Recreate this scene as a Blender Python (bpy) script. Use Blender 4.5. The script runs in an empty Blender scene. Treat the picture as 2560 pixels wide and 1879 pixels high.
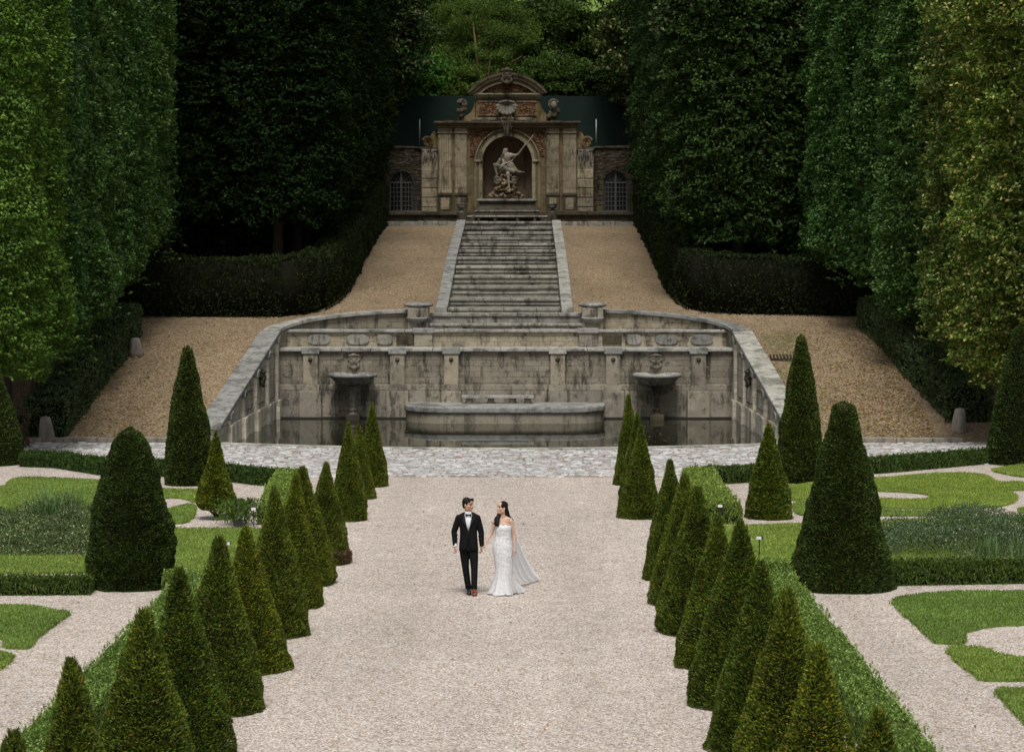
import bpy, math, random
import numpy as np
from mathutils import Vector, Matrix
R = math.radians
sc = bpy.context.scene
COL = sc.collection
rnd = random.Random(7)

# ------------------------------------------------------------------ camera, light
F = 6000.0; W_, H_ = 2560.0, 1879.0
CAM = Vector((0.6, 0.0, 6.46)); PITCH = math.atan(350/6000); YAW = math.atan(26/6000)
cd = bpy.data.cameras.new('camera'); cam = bpy.data.objects.new('camera', cd); COL.objects.link(cam)
cam.location = CAM; cam.rotation_euler = (R(90)-PITCH, 0, YAW)
cd.sensor_width = 36; cd.lens = F/W_*36; cd.clip_start = .5; cd.clip_end = 2000
cd.dof.use_dof = True; cd.dof.focus_distance = 43.5; cd.dof.aperture_fstop = 4.5
sc.camera = cam
SUN_EL, SUN_AZ = R(62), R(182)       # azimuth measured from +Y, clockwise
world = bpy.data.worlds.new('World'); sc.world = world; world.use_nodes = True
nt = world.node_tree; nt.nodes.clear()
sky = nt.nodes.new('ShaderNodeTexSky'); sky.sky_type = 'NISHITA'; sky.sun_disc = False
sky.sun_elevation = SUN_EL; sky.sun_rotation = SUN_AZ; sky.air_density = 1.0; sky.dust_density = 3.0
hs = nt.nodes.new('ShaderNodeHueSaturation'); hs.inputs['Saturation'].default_value = .22
bg = nt.nodes.new('ShaderNodeBackground'); bg.inputs['Strength'].default_value = .075
wo = nt.nodes.new('ShaderNodeOutputWorld')
nt.links.new(sky.outputs[0], hs.inputs['Color']); nt.links.new(hs.outputs[0], bg.inputs[0]); nt.links.new(bg.outputs[0], wo.inputs[0])
sl = bpy.data.lights.new('sun', 'SUN'); sl.energy = 1.7; sl.angle = R(18); sl.color = (1, .965, .91)
so = bpy.data.objects.new('sun', sl); COL.objects.link(so)
sd = Vector((math.sin(SUN_AZ)*math.cos(SUN_EL), math.cos(SUN_AZ)*math.cos(SUN_EL), math.sin(SUN_EL)))
so.rotation_euler = sd.to_track_quat('Z', 'Y').to_euler(); so.location = (0, 0, 60)
sc.view_settings.view_transform = 'Standard'; sc.view_settings.look = 'None'
sc.view_settings.exposure = 0.6; sc.view_settings.gamma = 1
sc.render.engine = 'CYCLES'
sc.cycles.max_bounces = 5; sc.cycles.diffuse_bounces = 2; sc.cycles.glossy_bounces = 3
sc.cycles.transparent_max_bounces = 12; sc.cycles.transmission_bounces = 3

# ------------------------------------------------------------------ projection helpers (photo pixel -> place)
CR = cam.rotation_euler.to_matrix()
def ray(px, py):
    return CR @ Vector(((px-W_/2)/F, (H_/2-py)/F, -1))
def G(px, py, z=0.0):
    d = ray(px, py); t = (z-CAM.z)/d.z; p = CAM+d*t; return (p.x, p.y)
def A(px, py, Y):
    d = ray(px, py); t = Y/d.y; p = CAM+d*t; return (p.x, p.z)

# ------------------------------------------------------------------ object helpers
def link_obj(o, parent=None):
    COL.objects.link(o)
    if parent is not None:
        o.parent = parent
    return o
def tag(o, label=None, cat=None, group=None, kind=None):
    if label: o['label'] = label
    if cat: o['category'] = cat
    if group: o['group'] = group
    if kind: o['kind'] = kind
    return o
def empty(name, loc, label=None, cat=None, group=None, rz=0):
    o = bpy.data.objects.new(name, None); COL.objects.link(o); o.location = loc; o.rotation_euler = (0, 0, rz)
    o.empty_display_size = .2
    tag(o, label, cat, group, 'thing')
    return o
def np_mesh(name, verts, faces):
    """verts Nx3, faces Mx4 (or Mx3) int arrays"""
    me = bpy.data.meshes.new(name)
    verts = np.asarray(verts, dtype=np.float32); faces = np.asarray(faces, dtype=np.int32)
    k = faces.shape[1]
    me.vertices.add(len(verts)); me.vertices.foreach_set('co', verts.ravel())
    me.loops.add(faces.size); me.loops.foreach_set('vertex_index', faces.ravel())
    me.polygons.add(len(faces)); me.polygons.foreach_set('loop_start', np.arange(0, faces.size, k, dtype=np.int32))
    me.update(calc_edges=True)
    return me
class MB:
    def __init__(s): s.v = []; s.f = []
    def add(s, vs, fs):
        n = len(s.v); s.v += [tuple(v) for v in vs]; s.f += [tuple(i+n for i in f) for f in fs]; return s
    def box(s, x0, x1, y0, y1, z0, z1):
        return s.add([(x0,y0,z0),(x1,y0,z0),(x1,y1,z0),(x0,y1,z0),(x0,y0,z1),(x1,y0,z1),(x1,y1,z1),(x0,y1,z1)],
                     [(0,3,2,1),(4,5,6,7),(0,1,5,4),(1,2,6,5),(2,3,7,6),(3,0,4,7)])
    def hexa(s, p):  # 8 points: bottom 4 (ccw), top 4
        return s.add(p, [(0,3,2,1),(4,5,6,7),(0,1,5,4),(1,2,6,5),(2,3,7,6),(3,0,4,7)])
    def prism(s, poly, y0, y1):   # polygon in XZ, extruded along Y (y0 front)
        n = len(poly)
        vs = [(x, y0, z) for x, z in poly]+[(x, y1, z) for x, z in poly]
        fs = [tuple(range(n)), tuple(range(2*n-1, n-1, -1))]+[(i+n, (i+1) % n+n, (i+1) % n, i) for i in range(n)]
        return s.add(vs, fs)
    def slab(s, poly, z0, z1):    # polygon in XY
        n = len(poly)
        vs = [(x, y, z0) for x, y in poly]+[(x, y, z1) for x, y in poly]
        fs = [tuple(range(n-1, -1, -1)), tuple(range(n, 2*n))]+[(i, (i+1) % n, (i+1) % n+n, i+n) for i in range(n)]
        return s.add(vs, fs)
    def lathe(s, prof, c=(0,0,0), seg=24, sx=1, sy=1, a0=0, a1=2*math.pi):
        full = abs(a1-a0-2*math.pi) < 1e-6; m = seg if full else seg+1
        vs = []; fs = []
        for r, z in prof:
            for i in range(m):
                a = a0+(a1-a0)*i/seg
                vs.append((c[0]+r*math.cos(a)*sx, c[1]+r*math.sin(a)*sy, c[2]+z))
        for k in range(len(prof)-1):
            for i in range(seg):
                j = (i+1) % m
                fs.append((k*m+i, k*m+j, (k+1)*m+j, (k+1)*m+i))
        if full:
            fs.append(tuple(range(m-1, -1, -1))); fs.append(tuple(range((len(prof)-1)*m, len(prof)*m)))
        return s.add(vs, fs)
    def tube(s, pts, rad, seg=8, flat=1.0):
        pts = [Vector(p) for p in pts]; n = len(pts)
        if not hasattr(rad, '__len__'): rad = [rad]*n
        vs = []; up = Vector((0, 0, 1))
        for i, p in enumerate(pts):
            t = (pts[min(i+1, n-1)]-pts[max(i-1, 0)]).normalized()
            u = up if abs(t.dot(up)) < .95 else Vector((0, 1, 0))
            a = t.cross(u).normalized(); b = a.cross(t)
            for k in range(seg):
                th = 2*math.pi*k/seg
                vs.append(p+a*math.cos(th)*rad[i]+b*math.sin(th)*rad[i]*flat)
        fs = [(i*seg+k, i*seg+(k+1) % seg, (i+1)*seg+(k+1) % seg, (i+1)*seg+k) for i in range(n-1) for k in range(seg)]
        fs += [tuple(range(seg-1, -1, -1)), tuple(range((n-1)*seg, n*seg))]
        return s.add(vs, fs)
    def cap(s, p0, p1, r0, r1, seg=12):   # tapered capsule
        p0 = Vector(p0); p1 = Vector(p1); t = (p1-p0)
        L = t.length; t = t.normalized() if L > 1e-6 else Vector((0, 0, 1))
        pts = []; rr = []
        for a in (-80, -55, -28, 0): pts.append(p0+t*r0*math.sin(R(a))); rr.append(r0*math.cos(R(a)))
        for a in (0, 28, 55, 80): pts.append(p1+t*r1*math.sin(R(a))); rr.append(r1*math.cos(R(a)))
        if L < 1e-4: pts = pts[:4]+pts[5:]; rr = rr[:4]+rr[5:]
        return s.tube2(pts, rr, t, seg)
    def tube2(s, pts, rad, t, seg):
        u = Vector((0, 0, 1)) if abs(t.z) < .9 else Vector((0, 1, 0))
        a = t.cross(u).normalized(); b = a.cross(t); vs = []; n = len(pts)
        for p, r in zip(pts, rad):
            for k in range(seg):
                th = 2*math.pi*k/seg; vs.append(p+a*math.cos(th)*r+b*math.sin(th)*r)
        fs = [(i*seg+k, i*seg+(k+1) % seg, (i+1)*seg+(k+1) % seg, (i+1)*seg+k) for i in range(n-1) for k in range(seg)]
        fs += [tuple(range(seg-1, -1, -1)), tuple(range((n-1)*seg, n*seg))]
        return s.add(vs, fs)
    def ell(s, c, r, M=None, seg=14, rings=8):
        c = Vector(c); vs = []
        for i in range(1, rings):
            ph = math.pi*i/rings
            for k in range(seg):
                th = 2*math.pi*k/seg
                v = Vector((r[0]*math.sin(ph)*math.cos(th), r[1]*math.sin(ph)*math.sin(th), -r[2]*math.cos(ph)))
                vs.append(c+(M @ v if M else v))
        v0 = Vector((0, 0, -r[2])); v1 = Vector((0, 0, r[2]))
        vs += [c+(M @ v0 if M else v0), c+(M @ v1 if M else v1)]
        n = (rings-1)*seg
        fs = [(i*seg+k, i*seg+(k+1) % seg, (i+1)*seg+(k+1) % seg, (i+1)*seg+k) for i in range(rings-2) for k in range(seg)]
        fs += [(n, (k+1) % seg, k) for k in range(seg)]+[(n+1, (rings-2)*seg+k, (rings-2)*seg+(k+1) % seg) for k in range(seg)]
        return s.add(vs, fs)
    def loft(s, rings, seg=24, power=2.0):   # rings: (cx, cy, z, rx, ry)
        vs = []
        for cx, cy, z, rx, ry in rings:
            for k in range(seg):
                th = 2*math.pi*k/seg; c, q = math.cos(th), math.sin(th)
                e = 2/power
                vs.append((cx+rx*math.copysign(abs(c)**e, c), cy+ry*math.copysign(abs(q)**e, q), z))
        n = len(rings)
        fs = [(i*seg+k, i*seg+(k+1) % seg, (i+1)*seg+(k+1) % seg, (i+1)*seg+k) for i in range(n-1) for k in range(seg)]
        fs += [tuple(range(seg-1, -1, -1)), tuple(range((n-1)*seg, n*seg))]
        return s.add(vs, fs)
    def sweep(s, path, prof):   # path [(x,y,z)], prof [(offset to the right of travel, dz)] closed
        P = [Vector(p) for p in path]; n = len(P); m = len(prof); vs = []
        for i, p in enumerate(P):
            t = P[min(i+1, n-1)]-P[max(i-1, 0)]; t.z = 0; t.normalize()
            nrm = Vector((t.y, -t.x, 0))
            for o, dz in prof: vs.append(p+nrm*o+Vector((0, 0, dz)))
        fs = [(i*m+k, i*m+(k+1) % m, (i+1)*m+(k+1) % m, (i+1)*m+k) for i in range(n-1) for k in range(m)]
        fs += [tuple(range(m-1, -1, -1)), tuple(range((n-1)*m, n*m))]
        return s.add(vs, fs)
    def build(s, name, mat, parent=None, world_coords=True, bevel=0, smooth=False, seg=2, remesh=0, smoothit=0):
        me = bpy.data.meshes.new(name); me.from_pydata([tuple(v) for v in s.v], [], s.f); me.update()
        import bmesh
        bm = bmesh.new(); bm.from_mesh(me); bmesh.ops.recalc_face_normals(bm, faces=bm.faces); bm.to_mesh(me); bm.free()
        o = bpy.data.objects.new(name, me)
        if mat: me.materials.append(mat)
        link_obj(o, parent)
        if parent is not None and world_coords:
            loc = Vector((0, 0, 0)); q = parent
            while q is not None: loc += q.location; q = q.parent
            o.location = -loc
        if bevel:
            b = o.modifiers.new('edge', 'BEVEL'); b.width = bevel; b.segments = seg; b.limit_method = 'ANGLE'; b.angle_limit = R(35)
        if remesh:
            m = o.modifiers.new('fuse', 'REMESH'); m.mode = 'VOXEL'; m.voxel_size = remesh; m.use_smooth_shade = True
            if smoothit:
                q = o.modifiers.new('soft', 'SMOOTH'); q.iterations = smoothit; q.factor = .5
        if smooth:
            me.polygons.foreach_set('use_smooth', [True]*len(me.polygons))
        return o
def copy_tree(o, parent=None):
    c = o.copy(); COL.objects.link(c); c.parent = parent
    for ch in list(o.children): copy_tree(ch, c)
    return c

# ------------------------------------------------------------------ noise
_T = np.random.RandomState(3).rand(4096).astype(np.float32)
def vnoise(p):
    p = np.asarray(p, dtype=np.float64); i = np.floor(p).astype(np.int64); f = p-i; f = f*f*(3-2*f)
    def h(a, b, c): return _T[((a*73856093) ^ (b*19349663) ^ (c*83492791)) & 4095]
    x, y, z = i[..., 0], i[..., 1], i[..., 2]; fx, fy, fz = f[..., 0], f[..., 1], f[..., 2]
    def L(a, b, t): return a+(b-a)*t
    return 2*L(L(L(h(x,y,z), h(x+1,y,z), fx), L(h(x,y+1,z), h(x+1,y+1,z), fx), fy),
               L(L(h(x,y,z+1), h(x+1,y,z+1), fx), L(h(x,y+1,z+1), h(x+1,y+1,z+1), fx), fy), fz)-1
def unit(a): return a/np.maximum(np.linalg.norm(a, axis=-1, keepdims=True), 1e-9)
def leaves(c, axis, nrm, l, w, fold=0.0):
    """diamond leaves -> verts, faces"""
    c = np.asarray(c); a = unit(axis); s = unit(np.cross(nrm, a)); n = len(c)
    l = np.broadcast_to(np.asarray(l, dtype=float).reshape(-1, 1), (n, 1)); w = np.broadcast_to(np.asarray(w, dtype=float).reshape(-1, 1), (n, 1))
    n2 = unit(np.cross(a, s))
    v = np.stack([c-a*l*.5, c+s*w*.5+n2*w*fold, c+a*l*.5, c-s*w*.5+n2*w*fold], axis=1).reshape(-1, 3)
    return v, np.arange(n*4).reshape(-1, 4)
def set_slots(me, parts, slots):
    me.polygons.foreach_set('material_index', np.concatenate([np.full(len(p[1]), s, dtype=np.int32) for p, s in zip(parts, slots)]))
def merge(parts):
    vs = []; fs = []; n = 0
    for v, f in parts: vs.append(v); fs.append(f+n); n += len(v)
    return np.concatenate(vs), np.concatenate(fs)

# ------------------------------------------------------------------ materials
class NT:
    def __init__(s, name):
        s.m = bpy.data.materials.new(name); s.m.use_nodes = True; s.t = s.m.node_tree; s.t.nodes.clear()
        s.out = s.t.nodes.new('ShaderNodeOutputMaterial')
        s.b = s.t.nodes.new('ShaderNodeBsdfPrincipled'); s.t.links.new(s.b.outputs[0], s.out.inputs[0])
        s.tc = s.t.nodes.new('ShaderNodeTexCoord')
    def n(s, typ, **k):
        x = s.t.nodes.new(typ)
        for a, b in k.items(): setattr(x, a, b)
        return x
    def l(s, a, b): s.t.links.new(a, b)
    def set(s, **k):
        for a, b in k.items():
            s.b.inputs[{'rough':'Roughness','metal':'Metallic','spec':'Specular IOR Level','sheen':'Sheen Weight','coat':'Coat Weight','sss':'Subsurface Weight'}[a]].default_value = b
    def vec(s, scale=(1,1,1), src=None, rot=(0,0,0)):
        m = s.n('ShaderNodeMapping'); m.inputs['Scale'].default_value = scale; m.inputs['Rotation'].default_value = rot
        s.l(src or s.tc.outputs['Object'], m.inputs['Vector']); return m.outputs[0]
    def noise(s, scale, detail=6, vec=None, rough=.6):
        x = s.n('ShaderNodeTexNoise'); x.inputs['Scale'].default_value = scale; x.inputs['Detail'].default_value = detail
        x.inputs['Roughness'].default_value = rough; s.l(vec or s.tc.outputs['Object'], x.inputs['Vector']); return x.outputs['Fac']
    def ramp(s, fac, stops):
        x = s.n('ShaderNodeValToRGB'); e = x.color_ramp.elements
        while len(e) < len(stops): e.new(.5)
        for q, (p, c) in zip(e, stops):
            q.position = p; q.color = tuple(c)+(1,) if len(c) == 3 else c
        s.l(fac, x.inputs[0]); return x.outputs[0]
    def mix(s, fac, a, b, mode='MIX'):
        x = s.n('ShaderNodeMix', data_type='RGBA', blend_type=mode)
        for sock, val in ((x.inputs[0], fac), (x.inputs[6], a), (x.inputs[7], b)):
            if isinstance(val, (int, float)): sock.default_value = val
            elif isinstance(val, tuple): sock.default_value = val+(1,) if len(val) == 3 else val
            else: s.l(val, sock)
        return x.outputs[2]
    def math(s, op, a, b=0.0, clamp=False):
        x = s.n('ShaderNodeMath', operation=op); x.use_clamp = clamp
        for sock, val in ((x.inputs[0], a), (x.inputs[1], b)):
            if isinstance(val, (int, float)): sock.default_value = val
            else: s.l(val, sock)
        return x.outputs[0]
    def bump(s, h, strength=.5, dist=.02, prev=None):
        x = s.n('ShaderNodeBump'); x.inputs['Strength'].default_value = strength; x.inputs['Distance'].default_value = dist
        s.l(h, x.inputs['Height'])
        if prev is not None: s.l(prev, x.inputs['Normal'])
        s.l(x.outputs[0], s.b.inputs['Normal']); return x.outputs[0]
    def color(s, c):
        if isinstance(c, tuple): s.b.inputs['Base Color'].default_value = c+(1,)
        else: s.l(c, s.b.inputs['Base Color'])

def plain(name, col, rough=.6, metal=0, spec=.5, coat=0, var=.0, vs=8, sss=0):
    t = NT(name); t.set(rough=rough, metal=metal, spec=spec, coat=coat)
    if var:
        f = t.noise(vs, 5); t.color(t.mix(f, tuple(c*(1-var) for c in col), tuple(min(1, c*(1+var)) for c in col)))
    else: t.color(tuple(col))
    return t.m

def gravel(name, cols, scale=26, patch=(.9, 1.08), moss=None, bumpd=.02):
    t = NT(name); t.set(rough=.95, spec=.15)
    v = t.n('ShaderNodeTexVoronoi'); v.inputs['Scale'].default_value = scale; t.l(t.tc.outputs['Object'], v.inputs['Vector'])
    sep = t.n('ShaderNodeSeparateColor'); t.l(v.outputs['Color'], sep.inputs[0])
    v2 = t.n('ShaderNodeTexVoronoi'); v2.inputs['Scale'].default_value = scale*.42; t.l(t.tc.outputs['Object'], v2.inputs['Vector'])
    sep2 = t.n('ShaderNodeSeparateColor'); t.l(v2.outputs['Color'], sep2.inputs[0])
    c = t.ramp(sep.outputs[0], cols)
    dark = t.ramp(v.outputs['Distance'], [(0, (1.05, 1.05, 1.05)), (.5, (.96, .96, .96)), (.85, (.5, .48, .46))])
    c = t.mix(1.0, c, dark, 'MULTIPLY')
    big = t.ramp(sep2.outputs[1], [(0, (.8, .8, .8)), (.5, (1, 1, 1)), (1, (1.12, 1.1, 1.08))])
    c = t.mix(.55, c, big, 'MULTIPLY')
    n1 = t.noise(.22, 7, rough=.65); n2 = t.noise(2.2, 5)
    pm = t.ramp(n1, [(.3, (patch[0],)*3), (.7, (patch[1],)*3)]); c = t.mix(1.0, c, pm, 'MULTIPLY')
    pm2 = t.ramp(n2, [(.3, (.9, .9, .9)), (.7, (1.06, 1.06, 1.06))]); c = t.mix(1.0, c, pm2, 'MULTIPLY')
    if moss:
        n3 = t.noise(.35, 8, rough=.75); c = t.mix(t.ramp(n3, [(.62, (0, 0, 0)), (.74, (.5, .5, .5))]), c, moss)
    tr_ = t.ramp(t.noise(1.0, 5, vec=t.vec((.75, .035, 1)), rough=.6), [(.35, (.90, .90, .89)), (.65, (1.07, 1.07, 1.07))]); c = t.mix(1.0, c, tr_, 'MULTIPLY')
    t.color(c)
    t.bump(sep.outputs[1], .55, bumpd)
    return t.m

def stone(name, base, dark, light, blocks=None, stain=.5, bumpd=.015, moss=None, fine=14, streak=True, mortar=.35, tint=None):
    t = NT(name); t.set(rough=.9, spec=.2)
    n1 = t.noise(1.1, 9, rough=.68); n2 = t.noise(fine, 6, rough=.7)
    c = t.mix(t.ramp(n1, [(.32, (0, 0, 0)), (.68, (1, 1, 1))]), tuple(base), tuple(light))
    if tint: c = t.mix(t.ramp(t.noise(.55, 5), [(.45, (0, 0, 0)), (.65, (.7, .7, .7))]), c, tuple(tint))
    sv = t.vec((1.7, 1.7, .38)); n3 = t.noise(1.3, 8, vec=sv, rough=.72) if streak else t.noise(.9, 8, rough=.7)
    c = t.mix(t.ramp(n3, [(.52, (0, 0, 0)), (.60, (stain,)*3)]), c, tuple(dark))
    c = t.mix(t.ramp(t.noise(2.1, 12, rough=.8), [(.54, (0, 0, 0)), (.59, (stain*.8,)*3)]), c, tuple(d*1.15 for d in dark))
    c = t.mix(t.ramp(t.noise(2.9, 10, vec=t.vec((1, 1, 1.3)), rough=.75), [(.56, (0, 0, 0)), (.62, (.55,)*3)]), c, tuple(min(.8, l*1.2) for l in light))
    c = t.mix(t.ramp(t.noise(6.5, 8, rough=.75), [(.60, (0, 0, 0)), (.66, (stain*.9,)*3)]), c, tuple(d*.5 for d in dark))
    c = t.mix(.5, c, t.ramp(n2, [(.3, (.72, .72, .72)), (.7, (1.15, 1.15, 1.15))]), 'MULTIPLY')
    h = n2
    if blocks:
        sx = t.n('ShaderNodeSeparateXYZ'); t.l(t.tc.outputs['Object'], sx.inputs[0])
        cb = t.n('ShaderNodeCombineXYZ'); t.l(t.math('ADD', sx.outputs[0], sx.outputs[1]), cb.inputs[0]); t.l(sx.outputs[2], cb.inputs[1])
        # wobble
        wob = t.math('MULTIPLY', t.math('SUBTRACT', t.noise(2.5, 3), .5), .05)
        cb2 = t.n('ShaderNodeVectorMath', operation='ADD'); t.l(cb.outputs[0], cb2.inputs[0])
        cw = t.n('ShaderNodeCombineXYZ'); t.l(wob, cw.inputs[0]); t.l(wob, cw.inputs[1]); t.l(cw.outputs[0], cb2.inputs[1])
        br = t.n('ShaderNodeTexBrick'); br.inputs['Scale'].default_value = 1; br.inputs['Brick Width'].default_value = blocks[0]
        br.inputs['Row Height'].default_value = blocks[1]; br.inputs['Mortar Size'].default_value = .009; br.inputs['Mortar Smooth'].default_value = .4
        br.inputs['Color1'].default_value = (.82, .82, .82, 1); br.inputs['Color2'].default_value = (1.1, 1.1, 1.1, 1); br.inputs['Mortar'].default_value = (mortar,)*3+(1,)
        t.l(cb2.outputs[0], br.inputs['Vector'])
        gap = t.ramp(t.noise(1.7, 4), [(.38, (.15, .15, .15)), (.58, (1, 1, 1))])
        c = t.mix(gap, c, t.mix(1.0, c, br.outputs['Color'], 'MULTIPLY'))
        h = t.math('SUBTRACT', n2, t.math('MULTIPLY', br.outputs['Fac'], 1.2))
    if moss:
        geo = t.n('ShaderNodeNewGeometry'); sg = t.n('ShaderNodeSeparateXYZ'); t.l(geo.outputs['Normal'], sg.inputs[0])
        mf = t.math('MULTIPLY', t.ramp(t.noise(3.2, 8, rough=.75), [(.5, (0, 0, 0)), (.66, (.85, .85, .85))]), t.ramp(sg.outputs[2], [(.0, (.35,)*3), (.6, (1, 1, 1))]))
        c = t.mix(mf, c, tuple(moss))
    oi_ = t.n('ShaderNodeObjectInfo'); c = t.mix(1.0, c, t.ramp(oi_.outputs['Random'], [(0, (.70, .71, .73)), (.5, (.95, .95, .95)), (1, (1.18, 1.16, 1.1))]), 'MULTIPLY')
    t.color(c)
    t.bump(h, .6, bumpd)
    return t.m

def foliage(name, stops, rough=.62, spec=.18, trans=.22, patch=(.72, 1.18), pscale=1.6, tint=None):
    t = NT(name); t.set(rough=rough, spec=spec)
    g = t.n('ShaderNodeNewGeometry'); oi = t.n('ShaderNodeObjectInfo')
    c = t.ramp(g.outputs['Random Per Island'], stops)
    va = t.n('ShaderNodeVectorMath', operation='ADD'); t.l(t.tc.outputs['Object'], va.inputs[0]); t.l(oi.outputs['Location'], va.inputs[1])
    pn = t.ramp(t.noise(pscale, 5, vec=va.outputs[0]), [(.3, (patch[0],)*3), (.7, (patch[1],)*3)])
    c = t.mix(1.0, c, pn, 'MULTIPLY')
    ro = t.ramp(oi.outputs['Random'], [(0, (.76, .84, .86)), (.5, (1, 1, 1)), (1, (1.25, 1.14, .92))])
    c = t.mix(1.0, c, ro, 'MULTIPLY')
    t.color(c)
    if trans:
        tr = t.n('ShaderNodeBsdfTranslucent'); t.l(t.mix(1.0, c, (1.3, 1.5, .7), 'MULTIPLY'), tr.inputs[0])
        mx = t.n('ShaderNodeMixShader'); mx.inputs[0].default_value = trans
        t.l(t.b.outputs[0], mx.inputs[1]); t.l(tr.outputs[0], mx.inputs[2]); t.l(mx.outputs[0], t.out.inputs[0])
    return t.m

M = {}
M['gravel'] = gravel('pale_gravel', [(0, (0.3039, 0.225, 0.1585)), (.22, (0.4659, 0.3801, 0.3067)), (.5, (0.5877, 0.5153, 0.4601)), (.75, (0.6788, 0.6102, 0.5622)), (.93, (0.8105, 0.7703, 0.7462)), (1, (0.2432, 0.21, 0.1942))], 40)
M['slope'] = gravel('golden_gravel', [(0, (0.1383, 0.08779, 0.04813)), (.3, (0.2554, 0.1811, 0.107)), (.6, (0.3298, 0.2469, 0.155)), (.85, (0.4043, 0.3292, 0.2246)), (1, (0.1702, 0.1207, 0.07487))], 22, (.82, 1.1), moss=(.10, .11, .045))
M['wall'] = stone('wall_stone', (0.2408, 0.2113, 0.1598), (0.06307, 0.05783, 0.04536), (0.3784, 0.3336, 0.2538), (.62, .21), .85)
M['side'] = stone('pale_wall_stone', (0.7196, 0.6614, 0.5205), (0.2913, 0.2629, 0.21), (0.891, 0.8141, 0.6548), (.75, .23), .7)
M['block'] = stone('smooth_stone', (0.2268, 0.2026, 0.1616), (0.06237, 0.05788, 0.04697), (0.3515, 0.3172, 0.2566), None, .85)
M['pil'] = stone('pilaster_face_stone', (0.2795, 0.244, 0.1821), (0.09503, 0.08677, 0.06868), (0.4025, 0.3578, 0.2757), None, .7)
M['coping'] = stone('weathered_coping', (0.276, 0.2702, 0.2472), (0.08625, 0.08625, 0.0782), (0.437, 0.4312, 0.4025), None, .7, moss=(.10, .10, .06), fine=9, streak=False)
M['step'] = stone('step_stone', (0.221, 0.2145, 0.1885), (0.0585, 0.0559, 0.0468), (0.403, 0.39, 0.3445), (1.3, 3.0), .8, moss=(.075, .08, .045), fine=8)
M['niche'] = stone('building_stone', (0.162, 0.115, 0.0572), (0.04725, 0.035, 0.0198), (0.2565, 0.1938, 0.11), (1.1, .72), .6, tint=(0.1755, 0.125, 0.0385))
M['nichepale'] = stone('pilaster_stone', (0.2175, 0.1766, 0.1125), (0.06525, 0.05244, 0.03375), (0.3335, 0.2898, 0.2063), (3.0, .72), .8)
M['nichedark'] = stone('damp_stone', (.07, .058, .038), (.02, .018, .013), (.11, .092, .062), (.9, .45), .7, moss=(.04, .045, .02))
M['stucco'] = stone('stained_render', (0.165, 0.1188, 0.0715), (0.044, 0.033, 0.0198), (0.231, 0.1705, 0.11), None, .6)
M['statue'] = stone('statue_stone', (0.176, 0.156, 0.12), (0.048, 0.04, 0.0304), (0.256, 0.232, 0.188), None, .75, bumpd=.01)
M['rubble'] = None
t = NT('brick_rubble'); t.set(rough=.95, spec=.1)
v = t.n('ShaderNodeTexVoronoi'); v.inputs['Scale'].default_value = 8.5; t.l(t.vec((1, 1, 1.9)), v.inputs['Vector'])
sp = t.n('ShaderNodeSeparateColor'); t.l(v.outputs['Color'], sp.inputs[0])
c = t.ramp(sp.outputs[0], [(0, (.08, .040, .02)), (.4, (.17, .085, .038)), (.75, (.25, .135, .065)), (1, (.24, .18, .12))])
c = t.mix(t.ramp(v.outputs['Distance'], [(.3, (0, 0, 0)), (.62, (.9, .9, .9))]), c, (.05, .03, .018)); t.color(c)
t.bump(t.math('SUBTRACT', 1.0, v.outputs['Distance']), .9, .05); M['rubble'] = t.m
t = NT('mossy_rubble_wall'); t.set(rough=.95, spec=.1)
v = t.n('ShaderNodeTexVoronoi'); v.inputs['Scale'].default_value = 5; t.l(t.vec((1, 1, 1.7)), v.inputs['Vector'])
sp = t.n('ShaderNodeSeparateColor'); t.l(v.outputs['Color'], sp.inputs[0])
c = t.ramp(sp.outputs[0], [(0, (.026, .020, .013)), (.5, (.048, .038, .026)), (1, (.085, .07, .05))])
c = t.mix(t.ramp(t.noise(1.6, 8, rough=.7), [(.5, (0, 0, 0)), (.62, (.9, .9, .9))]), c, (.025, .03, .015)); t.color(c)
t.bump(t.math('SUBTRACT', 1.0, v.outputs['Distance']), .9, .06); M['darkrubble'] = t.m

# foliage
M['yew'] = foliage('yew_needles', [(0, (0.02714, 0.04505, 0.00704)), (.35, (0.05698, 0.0901, 0.01056)), (.7, (0.1153, 0.159, 0.01584)), (.92, (0.2035, 0.2385, 0.02288)), (.98, (0.2307, 0.1855, 0.022)), (1, (0.2714, 0.1193, 0.0176))], trans=.16, patch=(.55, 1.4), pscale=2.6)
M['yewdark'] = foliage('dark_yew_needles', [(0, (0.0201, 0.03394, 0.006776)), (.5, (0.03732, 0.06504, 0.00968)), (.9, (0.07178, 0.1074, 0.01452)), (.99, (0.1148, 0.1273, 0.01936)), (1, (0.201, 0.09898, 0.01936))], trans=.1, patch=(.6, 1.35), pscale=2.2)
M['boxlight'] = foliage('fresh_box_leaves', [(0, (0.1375, 0.204, 0.042)), (.4, (0.2375, 0.336, 0.072)), (.8, (0.35, 0.456, 0.12)), (1, (0.475, 0.576, 0.204))], trans=.25, patch=(.8, 1.15), pscale=3)
M['boxdark'] = foliage('dark_box_leaves', [(0, (0.0297, 0.05775, 0.01386)), (.5, (0.0528, 0.09817, 0.0198)), (.9, (0.09075, 0.1502, 0.0297)), (1, (0.165, 0.2195, 0.0495))], trans=.15, pscale=3)
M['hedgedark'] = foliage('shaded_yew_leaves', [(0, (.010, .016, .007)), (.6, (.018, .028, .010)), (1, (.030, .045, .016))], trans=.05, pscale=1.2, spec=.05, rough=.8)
M['horn'] = foliage('hornbeam_leaves', [(0, (0.03326, 0.07448, 0.01693)), (.45, (0.06955, 0.1459, 0.02964)), (.85, (0.1286, 0.2383, 0.05363)), (1, (0.2268, 0.3426, 0.1058))], trans=.22, pscale=.7, spec=.3, rough=.45)
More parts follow.
